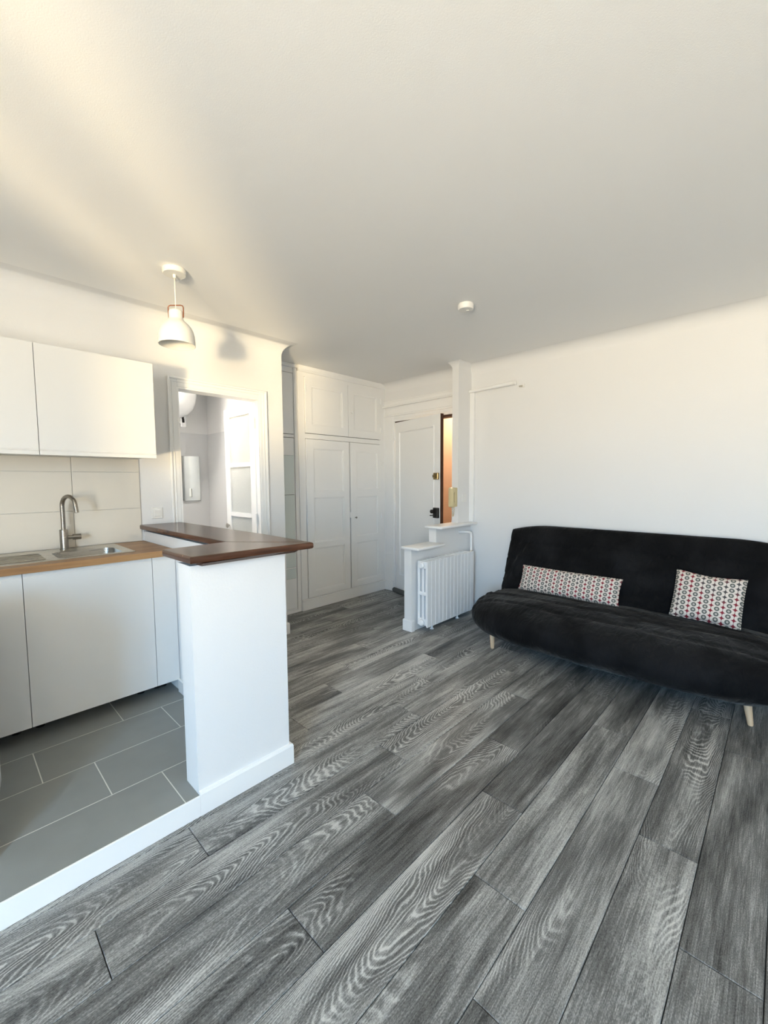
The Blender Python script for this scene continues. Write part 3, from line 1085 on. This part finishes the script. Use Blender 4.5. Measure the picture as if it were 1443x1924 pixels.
# two boards butted at a mitred seam
long_poly = [(1.275, 1.712), (1.275, KY - 0.001), (0.985, KY - 0.001), (0.985, 2.06), (1.0, 2.04)]
slab_rounded(MB(), [(1.272, 1.706), (1.29, 2.2), (1.262, KY - 0.001), (0.972, KY - 0.001), (0.985, 2.062)], 1.106, 1.138, 0.007, 0)\
    .build('top_board', 'bar', bar, smooth=40)
slab_rounded(MB(), [(0.680, 1.742), (1.272, 1.706), (0.985, 2.062), (0.675, 2.04)], 1.1061, 1.1381, 0.007, 0)\
    .build('top_board', 'barx', bar, smooth=40)
mo = MB()
mprof = [(-0.02, 1.092), (0.035, 1.092), (0.052, 1.106), (-0.02, 1.106)]
mo.sweep([(1.155, KY - 0.01), (1.155, 1.785), (0.73, 1.785)], [(o, z) for o, z in mprof])
mo.build('moulding', 'barx', bar)

# pendant lamp
lx, ly = 1.016, 2.663
pl = thing('pendant_lamp', 'cream bell-shaped pendant lamp hanging above the kitchen bar', 'pendant lamp', (lx, ly, 2.25))
MB().lathe([(0.001, CZ - 0.0005), (0.062, CZ - 0.0005), (0.064, CZ - 0.004), (0.064, CZ - 0.026), (0.060, CZ - 0.030), (0.001, CZ - 0.030)], (lx, ly, 0), 32, cap=False)\
    .build('ceiling_rose', 'lampwhite', pl, smooth=40)
MB().lathe([(0.008, CZ - 0.05), (0.009, CZ - 0.03)], (lx, ly, 0), 12).build('cord_grip', 'lampwhite', pl, smooth=40)
MB().tube([(lx, ly, CZ - 0.045), (lx, ly, 2.455)], 0.0036, 8).build('cord', 'lampwhite', pl, smooth=180)
prof_o = [(0.010, 2.459), (0.030, 2.457), (0.037, 2.452), (0.039, 2.444), (0.039, 2.412), (0.041, 2.404), (0.050, 2.394), (0.066, 2.380),
          (0.082, 2.360), (0.092, 2.338), (0.098, 2.312), (0.1005, 2.28), (0.101, 2.256)]
prof_i = [(0.0985, 2.256), (0.098, 2.28), (0.0955, 2.312), (0.0895, 2.336), (0.080, 2.357), (0.064, 2.376), (0.047, 2.39), (0.02, 2.395), (0.001, 2.395)]
MB().lathe([(0.001, 2.459)] + prof_o + prof_i, (lx, ly, 0), 48, cap=False).build('shade', 'lampwhite', pl, smooth=60)
hd = Vector((0.69, -0.72, 0))
hp = []
for s, z in ((-0.043, 2.415), (-0.045, 2.45), (-0.045, 2.474), (-0.040, 2.483), (-0.03, 2.486), (0.03, 2.486), (0.040, 2.483), (0.045, 2.474), (0.045, 2.45), (0.043, 2.415)):
    hp.append(Vector((lx, ly, z)) + hd * s)
MB().tube(hp, 0.0035, 8).build('handle', 'copper', pl, smooth=60)

# smoke detector
sd = thing('smoke_detector', 'round white smoke detector on the ceiling', 'smoke detector', (2.64, 1.706, CZ - 0.045))
MB().lathe([(0.001, CZ - 0.0005), (0.052, CZ - 0.0005), (0.052, CZ - 0.008), (0.001, CZ - 0.008)], (2.64, 1.706, 0), 32, cap=False).build('base', 'plastic', sd, smooth=40)
MB().lathe([(0.001, CZ - 0.008), (0.056, CZ - 0.008), (0.055, CZ - 0.034), (0.050, CZ - 0.040), (0.012, CZ - 0.042), (0.001, CZ - 0.042)], (2.64, 1.706, 0), 32, cap=False).build('cover', 'plastic', sd, smooth=40)
MB().lathe([(0.001, -0.0455), (0.010, -0.0455), (0.010, -0.0415)], (2.655, 1.70, CZ), 12, cap=False).build('test_button', 'plastic', sd, smooth=40)


# ------------------------------------------------------------------ switches and sockets
def plate(name, label, cat, c, nrm, w, h, button):
    """nrm 'y' faces -y; 'x' faces -x"""
    t = thing(name, label, cat, c)
    def put(nm, du, dz, d0, d1, b):
        if nrm == 'y':
            MB().box(-du, du, -d1, -d0, -dz, dz, b).build(nm, 'plastic', t, local=True)
        else:
            MB().box(-d1, -d0, -du, du, -dz, dz, b).build(nm, 'plastic', t, local=True)
    put('plate', w / 2, h / 2, 0, 0.009, 0.003)
    put('rocker' if button else 'socket', w * 0.30, h * 0.30, 0.009, 0.0125, 0.0015)
    return t


plate('light_switch', 'square white light switch between splashback and bathroom doorway', 'switch', (1.095, KY, 1.217), 'y', 0.075, 0.082, True)
plate('wall_switch', 'white switch plate on the front of the slim column', 'switch', (3.923, 2.543, 1.255), 'y', 0.085, 0.082, False)

# ------------------------------------------------------------------ built-in wardrobe
WY = 3.85
wd = thing('wardrobe', 'white built-in wardrobe with panelled double doors and top cupboards', 'wardrobe', (3.35, WY + 0.25, 0))
fr = MB()
fr.box(2.70, 2.782, WY - 0.004, WY + 0.024, 0.13, 2.63, 0.003)
fr.box(3.968, RX - 0.002, WY - 0.004, WY + 0.024, 0.13, 2.63, 0.003)
fr.box(2.782, 3.968, WY, WY + 0.024, 2.585, 2.63)
fr.box(2.782, 3.968, WY, WY + 0.024, 1.918, 1.972)
fr.build('face_frame', 'gloss', wd)
cb = MB()
cb.box(2.70, 2.72, WY + 0.024, 4.40, 0, 2.63)
cb.box(4.03, RX - 0.002, WY + 0.024, 4.40, 0, 2.63)
cb.box(2.72, 4.03, 4.38, 4.40, 0, 2.63)
cb.box(2.72, 4.03, WY + 0.024, 4.38, 1.93, 1.95)
cb.box(2.72, 4.03, WY + 0.024, 4.38, 0.05, 0.07)
cb.box(2.72, 4.03, WY + 0.024, 4.38, 2.61, 2.63)
cb.build('interior', 'dark', wd)
MB().box(2.70, RX - 0.002, WY - 0.016, WY + 0.024, 0.0, 0.115, 0.003).box(2.70, RX - 0.002, WY - 0.022, WY + 0.02, 0.113, 0.128, 0.003).build('plinth', 'gloss', wd)
MB().sweep([(RX - 0.002, WY), (2.7, WY)], [(0, 2.628), (0.012, 2.628), (0.02, 2.64), (0.028, 2.655), (0.03, CZ - 0.001), (0, CZ - 0.001)]) \
    .build('cornice', 'gloss', wd)


def wdoor(nm, x0, x1, z0, z1, panels, swing=0.0):
    p = [(a - x0, b - x0, c - z0, d - z0) for a, b, c, d in panels]
    mb = panel_door(x1 - x0, z1 - z0, 0.022, p, 0.014, 0.024)
    return shift(mb, x0, WY - 0.016, z0).build(nm, 'gloss', wd)


dA = wdoor('upper_door', 2.786, 3.403, 1.977, 2.580, [(2.868, 3.320, 2.068, 2.490)])
dB = wdoor('upper_door', 3.408, 3.964, 1.977, 2.580, [(3.497, 3.885, 2.063, 2.500)])
dC = wdoor('lower_door', 2.786, 3.414, 0.133, 1.912, [(2.882, 3.324, 1.325, 1.815), (2.878, 3.326, 0.752, 1.263), (2.876, 3.326, 0.200, 0.690)])
dD = wdoor('lower_door', 3.432, 3.964, 0.133, 1.912, [(3.530, 3.902, 1.345, 1.812), (3.527, 3.902, 0.762, 1.258), (3.524, 3.902, 0.200, 0.684)])


def hinge(x, z, parent):
    MB().lathe([(0.005, 0), (0.008, 0.004), (0.008, 0.066), (0.005, 0.07)], (x, WY - 0.02, z - 0.035), 10).build('hinge', 'gloss', parent, smooth=40)


for x, z, d in ((2.784, 2.46, dA), (2.784, 2.10, dA), (3.967, 2.46, dB), (3.967, 2.10, dB), (2.784, 1.70, dC), (2.784, 1.0, dC), (2.784, 0.36, dC),
                (3.967, 1.68, dD), (3.967, 1.0, dD), (3.967, 0.36, dD)):
    hinge(x, z, d)
MB().lathe([(0.010, 0), (0.012, -0.010), (0.018, -0.018), (0.016, -0.026), (0.001, -0.028)], (3.455, WY - 0.016, 2.27), 14, 'y', cap=False).build('knob', 'gloss', dB, smooth=60)
MB().box(3.492, 3.505, WY - 0.019, WY - 0.016, 0.975, 1.02, 0.001).build('keyhole_plate', 'gloss', dD)
MB().tube([(3.498, WY - 0.019, 1.0), (3.498, WY - 0.04, 1.0)], 0.004, 8).lathe([(0.012, -0.045), (0.012, -0.04)], (3.498, WY, 1.0), 12, 'y').build('key', 'nickel', dD)
MB().box(3.415, 3.431, WY - 0.020, WY - 0.006, 1.0, 1.07, 0.002).build('catch', 'gloss', dD)

# narrow cupboard in the recess to its left
nc = thing('recess_cupboard', 'white narrow built-in cupboard in the recess left of the wardrobe', 'cupboard', (2.45, 4.1, 0))
RY = 3.872
c = MB()
c.box(2.2, 2.235, RY - 0.012, RY + 0.02, 0.0, 2.66)
c.box(2.655, 2.698, RY - 0.012, RY + 0.02, 0.0, 2.66)
c.box(2.235, 2.655, RY, RY + 0.02, 1.918, 1.95)
c.box(2.235, 2.655, RY, RY + 0.02, 2.60, 2.69)
c.box(2.235, 2.655, RY, RY + 0.02, 0.0, 0.05)
c.build('face_frame', 'gloss', nc)
MB().box(2.2, 2.698, RY - 0.03, RY, 2.655, CZ, 0.004).build('cornice', 'gloss', nc)
MB().box(2.2, 2.698, 4.38, 4.40, 0, 2.6).build('interior', 'dark', nc)
MB().box(2.238, 2.652, RY - 0.004, RY + 0.018, 0.053, 1.912, 0.002).build('lower_door', 'gloss', nc)
MB().box(2.238, 2.652, RY - 0.004, RY + 0.018, 1.955, 2.595, 0.002).build('upper_door', 'gloss', nc)
MB().box(2.2, 2.698, RY - 0.014, RY - 0.004, 0.0, 0.03, 0.002).build('plinth', 'gloss', nc)
hm = thing('glass_panel', 'tall narrow pale green glass panel on the white recess cupboard', 'glass panel', (2.52, RY - 0.004, 0.385))
MB().box(2.335, 2.640, RY - 0.009, RY - 0.0042, 0.385, 1.725).build('backing', 'blackmetal', hm)
for za, zb in ((0.387, 0.494), (0.512, 1.300), (1.304, 1.723)):
    MB().box(2.3365, 2.6385, RY - 0.013, RY - 0.0091, za, zb, 0.0008).build('pane', 'panelglass', hm)
MB().box(2.3365, 2.6385, RY - 0.014, RY - 0.0091, 0.496, 0.510, 0.0008).build('bar', 'gloss', hm)

# ------------------------------------------------------------------ entry door (ajar)
ea = math.radians(13.5)
ed = thing('door_2', 'white panelled entry door standing ajar on the apricot corridor', None, (RX - 0.012, 3.662, 0.012), kind='structure')
# local x runs from hinge to free edge; front (room side) faces local -y
ed.rotation_euler = (0, 0, -PI / 2 - ea)
LW, LH, LT = 0.888, 2.172, 0.04
pdoor = panel_door(LW, LH, LT, [(0.085, LW - 0.105, 0.21, LH - 0.115)], 0.004, 0.03, 0.008)
pdoor.build('leaf', 'gloss', ed, local=True)
MB().box(LW, LW + 0.006, 0.0, LT, 0, LH).build('edge_strip', 'brownwood', ed, local=True)
# brass rim lock
rl = MB().box(LW - 0.095, LW - 0.015, -0.028, 0, 1.445, 1.520, 0.006).build('rim_lock', 'brass', ed, local=True)
MB().lathe([(0.020, -0.028), (0.020, -0.036), (0.011, -0.038), (0.011, -0.05), (0.001, -0.05)], (LW - 0.060, 0, 1.483), 16, 'y', cap=False).build('thumb_turn', 'brass', rl, local=True, smooth=40)
MB().box(LW - 0.12, LW - 0.095, -0.018, -0.004, 1.468, 1.500, 0.003).build('lock_bolt', 'nickel', rl, local=True)
bk = MB().box(LW - 0.092, LW - 0.012, -0.034, 0, 1.012, 1.128, 0.005).build('lock_case', 'blackmetal', ed, local=True)
MB().lathe([(0.017, -0.034), (0.022, -0.044), (0.022, -0.06), (0.016, -0.066), (0.001, -0.067)], (LW - 0.085, 0, 1.085), 18, 'y', cap=False).build('knob', 'blackmetal', bk, local=True, smooth=50)
MB().tube([(LW - 0.075, -0.03, 1.04), (LW - 0.125, -0.045, 1.038)], 0.006, 8).build('latch_lever', 'blackmetal', bk, local=True)
for z in (0.22, 1.05, 1.95):
    MB().lathe([(0.006, 0), (0.010, 0.004), (0.010, 0.10), (0.006, 0.104)], (-0.004, -0.006, z), 10).build('hinge', 'gloss', ed, local=True, smooth=40)
dr = thing('draught_excluder', 'dark grey felt roll along the bottom of the entry door', 'draught excluder', (RX - 0.012, 3.662, 0.0))
dr.rotation_euler = ed.rotation_euler
MB().lathe([(0.001, 0.0), (0.026, 0.003), (0.029, 0.01), (0.029, 0.86), (0.026, 0.868), (0.001, 0.87)], (0, -0.032, 0.030), 20, 'x', cap=False)\
    .build('roll', 'felt', dr, local=True, smooth=60)

# rod / pipe along the wall above the door
rd = thing('wall_pipe', 'thin white pipe along the wall above the entry door and beyond the column', 'pipe', (4.03, 2.9, 2.41))
MB().tube([(4.018, 3.848, 2.392), (4.018, 2.623, 2.402)], 0.011, 12).build('pipe_run', 'gloss', rd, smooth=60)
MB().tube([(4.018, 2.542, 2.404), (4.018, 2.25, 2.412)], 0.016, 14).build('pipe_run', 'gloss', rd, smooth=60)
MB().tube([(4.018, 2.25, 2.412), (4.018, 2.03, 2.418)], 0.020, 14).build('pipe_sleeve', 'gloss', rd, smooth=60)
MB().lathe([(0.021, 0), (0.024, -0.006), (0.024, -0.022), (0.012, -0.024), (0.001, -0.024)], (4.018, 2.03, 2.418), 16, 'y', cap=False).build('end_cap', 'gloss', rd, smooth=40)
ck = thing('wall_clip', 'small clear plastic clip on the wall beside the pipe end', 'clip', (RX, 1.955, 2.375))
MB().box(RX - 0.012, RX, 1.93, 1.965, 2.365, 2.40, 0.003).build('base', 'plastic', ck)
MB().tube([(RX - 0.012, 1.955, 2.38), (RX - 0.045, 1.965, 2.372)], 0.009, 10).build('peg', 'steel', ck, smooth=50)


# ------------------------------------------------------------------ ledges on the partition
def ledge(name, label, x0, x1, y0, y1, z0, z1):
    return tag(MB().box(x0, x1, y0, y1, z0, z1, 0.008, 3).build(name, 'gloss', smooth=40), label, 'shelf', 'white ledges capping the partition')


ledge('ledge_shelf', 'lower white ledge on the free end of the partition', 3.003, 3.432, 2.432, 2.648, 0.795, 0.820)
ledge('ledge_shelf', 'upper white ledge carrying the slim column', 3.362, 4.03, 2.432, 2.648, 0.965, 0.9899)

# ------------------------------------------------------------------ radiator
NS, PITCH = 13, 0.0625
RX0 = 3.078
ra = thing('radiator', 'white cast-iron column radiator against the stepped half wall', 'radiator', (3.48, 2.46, 0))
sec = MB()
w = 0.030
yF, yB = 2.388, 2.518
sec.box(-w, w, yF, yF + 0.014, 0.060, 0.690, 0.004, 2)
sec.box(-0.020, 0.020, yF + 0.014, yF + 0.034, 0.066, 0.684, 0.004)
sec.box(-0.020, 0.020, yF + 0.052, yF + 0.080, 0.09, 0.66, 0.006)
sec.box(-0.020, 0.020, yB - 0.028, yB, 0.066, 0.684, 0.006)
for z0, z1 in ((0.070, 0.135), (0.355, 0.395), (0.615, 0.686)):
    sec.box(-0.022, 0.022, yF + 0.010, yB - 0.002, z0, z1, 0.008)
sec.lathe([(0.027, -PITCH / 2), (0.027, PITCH / 2)], (0, 2.455, 0.10), 14, 'x')
sec.lathe([(0.027, -PITCH / 2), (0.027, PITCH / 2)], (0, 2.455, 0.65), 14, 'x')
s0 = sec.build('section', 'enamel', None, local=True)
s0.parent = ra
s0.location = (RX0 + PITCH / 2 - 3.48, -2.46, 0)
for k in range(1, NS):
    dup(s0, ra, (RX0 + PITCH * (k + 0.5) - 3.48, -2.46, 0))
for z in (0.10, 0.65):
    MB().lathe([(0.001, -0.024), (0.022, -0.022), (0.026, -0.016), (0.031, -0.012), (0.031, 0.0)], (RX0, 2.455, z), 16, 'x', cap=False).build('end_plug', 'enamel', ra, smooth=35)
for k in (2, 9):
    MB().lathe([(0.020, 0.0), (0.020, 0.006), (0.011, 0.012), (0.011, 0.075)], (RX0 + PITCH * (k + 0.5), 2.452, 0), 12).build('foot', 'enamel', ra, smooth=40)
MB().tube([(3.89, 2.455, 0.65), (3.93, 2.455, 0.65)], 0.015, 12).lathe([(0.018, 0.0), (0.02, 0.02), (0.016, 0.03), (0.012, 0.045)], (3.94, 2.455, 0.645), 14)\
    .build('valve', 'steel', ra, smooth=40)
hpipe = [(3.94, 2.455, 0.69), (3.94, 2.455, 0.86), (3.935, 2.458, 0.878), (3.92, 2.47, 0.888), (3.88, 2.50, 0.89), (3.845, 2.53, 0.89), (3.83, 2.545, 0.89)]
hp_o = tag(MB().tube(hpipe, 0.0125, 14).build('heating_pipe', 'gloss', smooth=60), 'white bent heating pipe rising from the radiator valve under the upper ledge', 'pipe')
hp2 = tag(MB().tube([(3.985, 2.50, 0.0), (3.985, 2.50, 0.62), (3.985, 2.497, 0.64)], 0.013, 14).build('heating_pipe', 'gloss', smooth=60),
          'white vertical heating pipe between radiator and sofa', 'pipe')

# ------------------------------------------------------------------ intercom handset
ic = thing('intercom_phone', 'aged beige intercom handset on the side of the slim column', 'intercom', (3.79, 2.585, 1.16))
MB().box(3.776, 3.8095, 2.548, 2.622, 1.165, 1.368, 0.006, 2).build('base', 'beige', ic, smooth=40)
hs = MB()
hs.box(3.738, 3.768, 2.548, 2.618, 1.318, 1.372, 0.010, 2)
hs.box(3.738, 3.768, 2.548, 2.618, 1.158, 1.212, 0.010, 2)
hs.box(3.728, 3.754, 2.552, 2.614, 1.165, 1.365, 0.008, 2)
hs.build('handset', 'beige', ic, smooth=40)


def coil(p0, p1, sag, turns, r):
    pts = []
    N = turns * 8
    for i in range(N + 1):
        t = i / N
        c = Vector(p0).lerp(Vector(p1), t)
        c.z -= sag * 4 * t * (1 - t)
        a = 2 * PI * turns * t
        pts.append(c + Vector((r * math.cos(a), r * math.sin(a) * 0.7, 0)))
    return pts


MB().tube(coil((3.755, 2.585, 1.16), (3.79, 2.575, 1.165), 0.10, 14, 0.005), 0.0022, 6).build('coiled_cord', 'beige', ic, smooth=180)
MB().tube([(3.80, 2.60, 1.165), (3.799, 2.605, 1.09), (3.801, 2.612, 1.03), (3.803, 2.618, 0.992)], 0.003, 6).build('cable', 'plastic', ic, smooth=180)


# ------------------------------------------------------------------ sofa (click-clack with a loose black cover)
def cat_closed(pts, n):
    out = []
    m = len(pts)
    for i in range(n):
        t = i / n * m
        k = int(t)
        f = t - k
        p0, p1, p2, p3 = (Vector(pts[(k + q - 1) % m]) for q in range(4))
        out.append(0.5 * ((2 * p1) + (p2 - p0) * f + (2 * p0 - 5 * p1 + 4 * p2 - p3) * f * f + (3 * p1 - p0 - 3 * p2 + p3) * f ** 3))
    return out


SYC, SHALF = 0.935, 1.075
sf = thing('sofa', 'black velvet covered sofa bed on pale wooden legs against the white wall', 'sofa', (3.5, SYC, 0))


def grid_solid(name, prof_fn, ny, y0, y1, npr, disp):
    """prof_fn(t) -> closed loop of Vector((x, z)) at t in [-1,1]"""
    vs, fs = [], []
    for j in range(ny + 1):
        s = -1 + 2 * j / ny
        t = math.sin(s * PI / 2) * 0.65 + s * 0.35
        y = (y0 + y1) / 2 + t * (y1 - y0) / 2
        for k, p in enumerate(prof_fn(t)):
            dx, dz = disp(p.x, y, p.y, k / npr, t)
            vs.append((p.x + dx, y, p.y + dz))
    for j in range(ny):
        for k in range(npr):
            q = (k + 1) % npr
            fs.append((j * npr + k, j * npr + q, (j + 1) * npr + q, (j + 1) * npr + k))
    fs.append(tuple(range(npr)))
    fs.append(tuple(ny * npr + k for k in range(npr))[::-1])
    return MB().add(vs, fs).build(name, 'velvet', sf, smooth=180)


def groove(d, w, depth):
    return -depth * math.exp(-(d / w) ** 2)


seat_pts = [(3.80, 0.40), (3.76, 0.425), (3.64, 0.440), (3.48, 0.447), (3.32, 0.440), (3.17, 0.415), (3.05, 0.355), (3.00, 0.275),
            (3.02, 0.19), (3.11, 0.125), (3.27, 0.102), (3.50, 0.115), (3.72, 0.15), (3.80, 0.24)]
seat_loop = cat_closed(seat_pts, 96)
SC = Vector((3.52, 0.31))


def seat_prof(t):
    e = max(0.0, 1 - abs(t) ** 7) ** (1 / 2.2)
    ex = 0.50 + 0.50 * e
    ez = 0.10 + 0.90 * e
    bow = 0.085 * (1 - t * t)        # front edge bows out in the middle
    out = []
    for p in seat_loop:
        d = p - SC
        x = SC.x + d.x * ex
        if d.x < 0:
            x -= (bow - 0.055) * (-d.x / 0.5) ** 1.3
        out.append(Vector((x, SC.y + d.y * ez)))
    return out


def seat_disp(x, y, z, u, t):
    d = 0.0
    if z > 0.33:
        for gx in (3.22, 3.40, 3.58):
            d += groove(x - gx - 0.01 * math.sin(y * 9), 0.011, 0.013)
    else:
        d += groove(z - 0.235, 0.008, 0.005) if x < 3.2 else 0
    n = noise.noise(Vector((x * 6, y * 4, z * 6))) * 0.006
    e = max(0, abs(t) - 0.86) / 0.14
    wr = noise.noise(Vector((x * 16, y * 34, z * 5))) * 0.034 * min(1, e * 1.6)
    up = 1 if z > 0.28 else -1
    if x < 3.12:
        return (-(n + wr) + (d * -0.2), 0.3 * (n + d))
    return (0.2 * wr, up * (n + d + wr * 0.6))


grid_solid('seat', seat_prof, 150, SYC - SHALF, SYC + SHALF, 96, seat_disp)

back_pts = [(3.700, 0.40), (3.738, 0.50), (3.785, 0.62), (3.835, 0.74), (3.885, 0.86), (3.925, 0.955), (3.960, 0.998), (4.005, 1.002),
            (4.038, 0.965), (4.035, 0.85), (3.995, 0.70), (3.935, 0.53), (3.87, 0.38), (3.80, 0.34), (3.73, 0.345)]
back_loop = cat_closed(back_pts, 96)


def back_prof(t):
    e = max(0.0, 1 - abs(t) ** 14) ** (1 / 2.0)
    drop = 0.055 * max(0, (abs(t) - 0.62) / 0.38) ** 2
    out = []
    for p in back_loop:
        h = (p.y - 0.34) / 0.66
        mid = Vector((3.79 + 0.19 * h, p.y))
        q = mid + (p - mid) * (0.45 + 0.55 * e)
        out.append(Vector((q.x, q.y - drop * max(0, h))))
    return out


def back_disp(x, y, z, u, t):
    d = 0
    for gz in (0.52, 0.68, 0.84):
        d += groove(z - gz - 0.006 * math.sin(y * 7), 0.009, 0.011)
    n = noise.noise(Vector((x * 5, y * 4, z * 5))) * 0.006
    a = max(0, 1 - abs(y - 1.78) / 0.35) * max(0, 1 - abs(z - 0.70) / 0.28)
    wr = noise.noise(Vector((y * 26 + z * 9, z * 6, 3.1))) * 0.034 * a
    lo = max(0, 1 - abs(z - 0.47) / 0.10)
    wr += noise.noise(Vector((y * 7, z * 42 + y * 8, 9.7))) * 0.026 * lo
    return (-(n + d + wr), 0)


grid_solid('backrest', back_prof, 150, SYC - 1.055, SYC + 1.055, 96, back_disp)
for (x, y, sx, sy) in ((3.20, 1.775, -0.6, -0.6), (3.195, 0.092, -1, -1), (3.74, 1.775, 1, 1), (3.74, 0.092, 1, -1)):
    k = 0.028
    MB().tube([(x, y, 0.0), (x, y, 0.004), (x - sx * k * 0.5, y - sy * k * 0.45, 0.08), (x - sx * k, y - sy * k * 0.9, 0.165)],
              [0.0125, 0.0145, 0.019, 0.024], 18).build('leg', 'birch', sf, smooth=60)


# ------------------------------------------------------------------ cushions
def cushion(label, centre, w, h, th, yaw, lean, roll, bend=0.0):
    o = thing('cushion', label, 'cushion', group='patterned cushions on the black sofa')
    nu, nv = 44, 24
    vs, fs = [], []
    idx = {}
    for side in (1, -1):
        for j in range(nv + 1):
            for i in range(nu + 1):
                u, v = -1 + 2 * i / nu, -1 + 2 * j / nv
                edge = i in (0, nu) or j in (0, nv)
                if edge and side == -1:
                    idx[(side, i, j)] = idx[(1, i, j)]
                    continue
                pr = ((1 - u ** 4) * (1 - v ** 4)) ** 0.5
                pin = 1 - 0.035 * (1 - (1 - u * u)) * 0 - 0.045 * (1 - abs(u)) * abs(v) ** 3
                x = u * w / 2 * (1 - 0.03 * (1 - v * v))
                y = v * h / 2 * (pin) - bend * (1 - u * u) * max(0, v)
                z = side * th / 2 * pr + noise.noise(Vector((u * 2.2 + w, v * 1.8, side))) * 0.008 * pr
                idx[(side, i, j)] = len(vs)
                vs.append((x, y, z))
        for j in range(nv):
            for i in range(nu):
                q = (idx[(side, i, j)], idx[(side, i + 1, j)], idx[(side, i + 1, j + 1)], idx[(side, i, j + 1)])
                fs.append(q if side == 1 else q[::-1])
    MB().add(vs, fs).build('cover', 'cushion', o, local=True, smooth=180)
    # piped seam
    ring = [Vector(vs[idx[(1, i, 0)]]) for i in range(nu + 1)] + [Vector(vs[idx[(1, nu, j)]]) for j in range(1, nv + 1)] + \
           [Vector(vs[idx[(1, i, nv)]]) for i in range(nu - 1, -1, -1)] + [Vector(vs[idx[(1, 0, j)]]) for j in range(nv - 1, -1, -1)]
    MB().tube(ring, 0.0028, 6).build('seam', 'cushion', o, local=True, smooth=180)
    # local x -> along the sofa (towards -Y), local y -> up the backrest, local z -> towards the room
    up = Vector((math.sin(lean), 0, math.cos(lean)))
    out = Vector((-math.cos(lean), 0, math.sin(lean)))
    ax = Vector((0, -1, 0))
    m = Matrix((ax, up, out)).transposed().to_4x4()
    m = Matrix.Rotation(yaw, 4, 'Z') @ m @ Matrix.Rotation(roll, 4, 'Z')
    m.translation = Vector(centre)
    o.matrix_world = m
    return o


LEAN = math.radians(24)
cushion('long narrow patterned bolster cushion with grey rings and dark red stars', (3.695, 1.343, 0.540), 0.84, 0.225, 0.085, 0.0, LEAN, math.radians(-0.6))
cushion('short rectangular patterned cushion at the right end of the black sofa', (3.685, 0.372, 0.605), 0.40, 0.345, 0.11, math.radians(2), LEAN, math.radians(-3.5), 0.012)
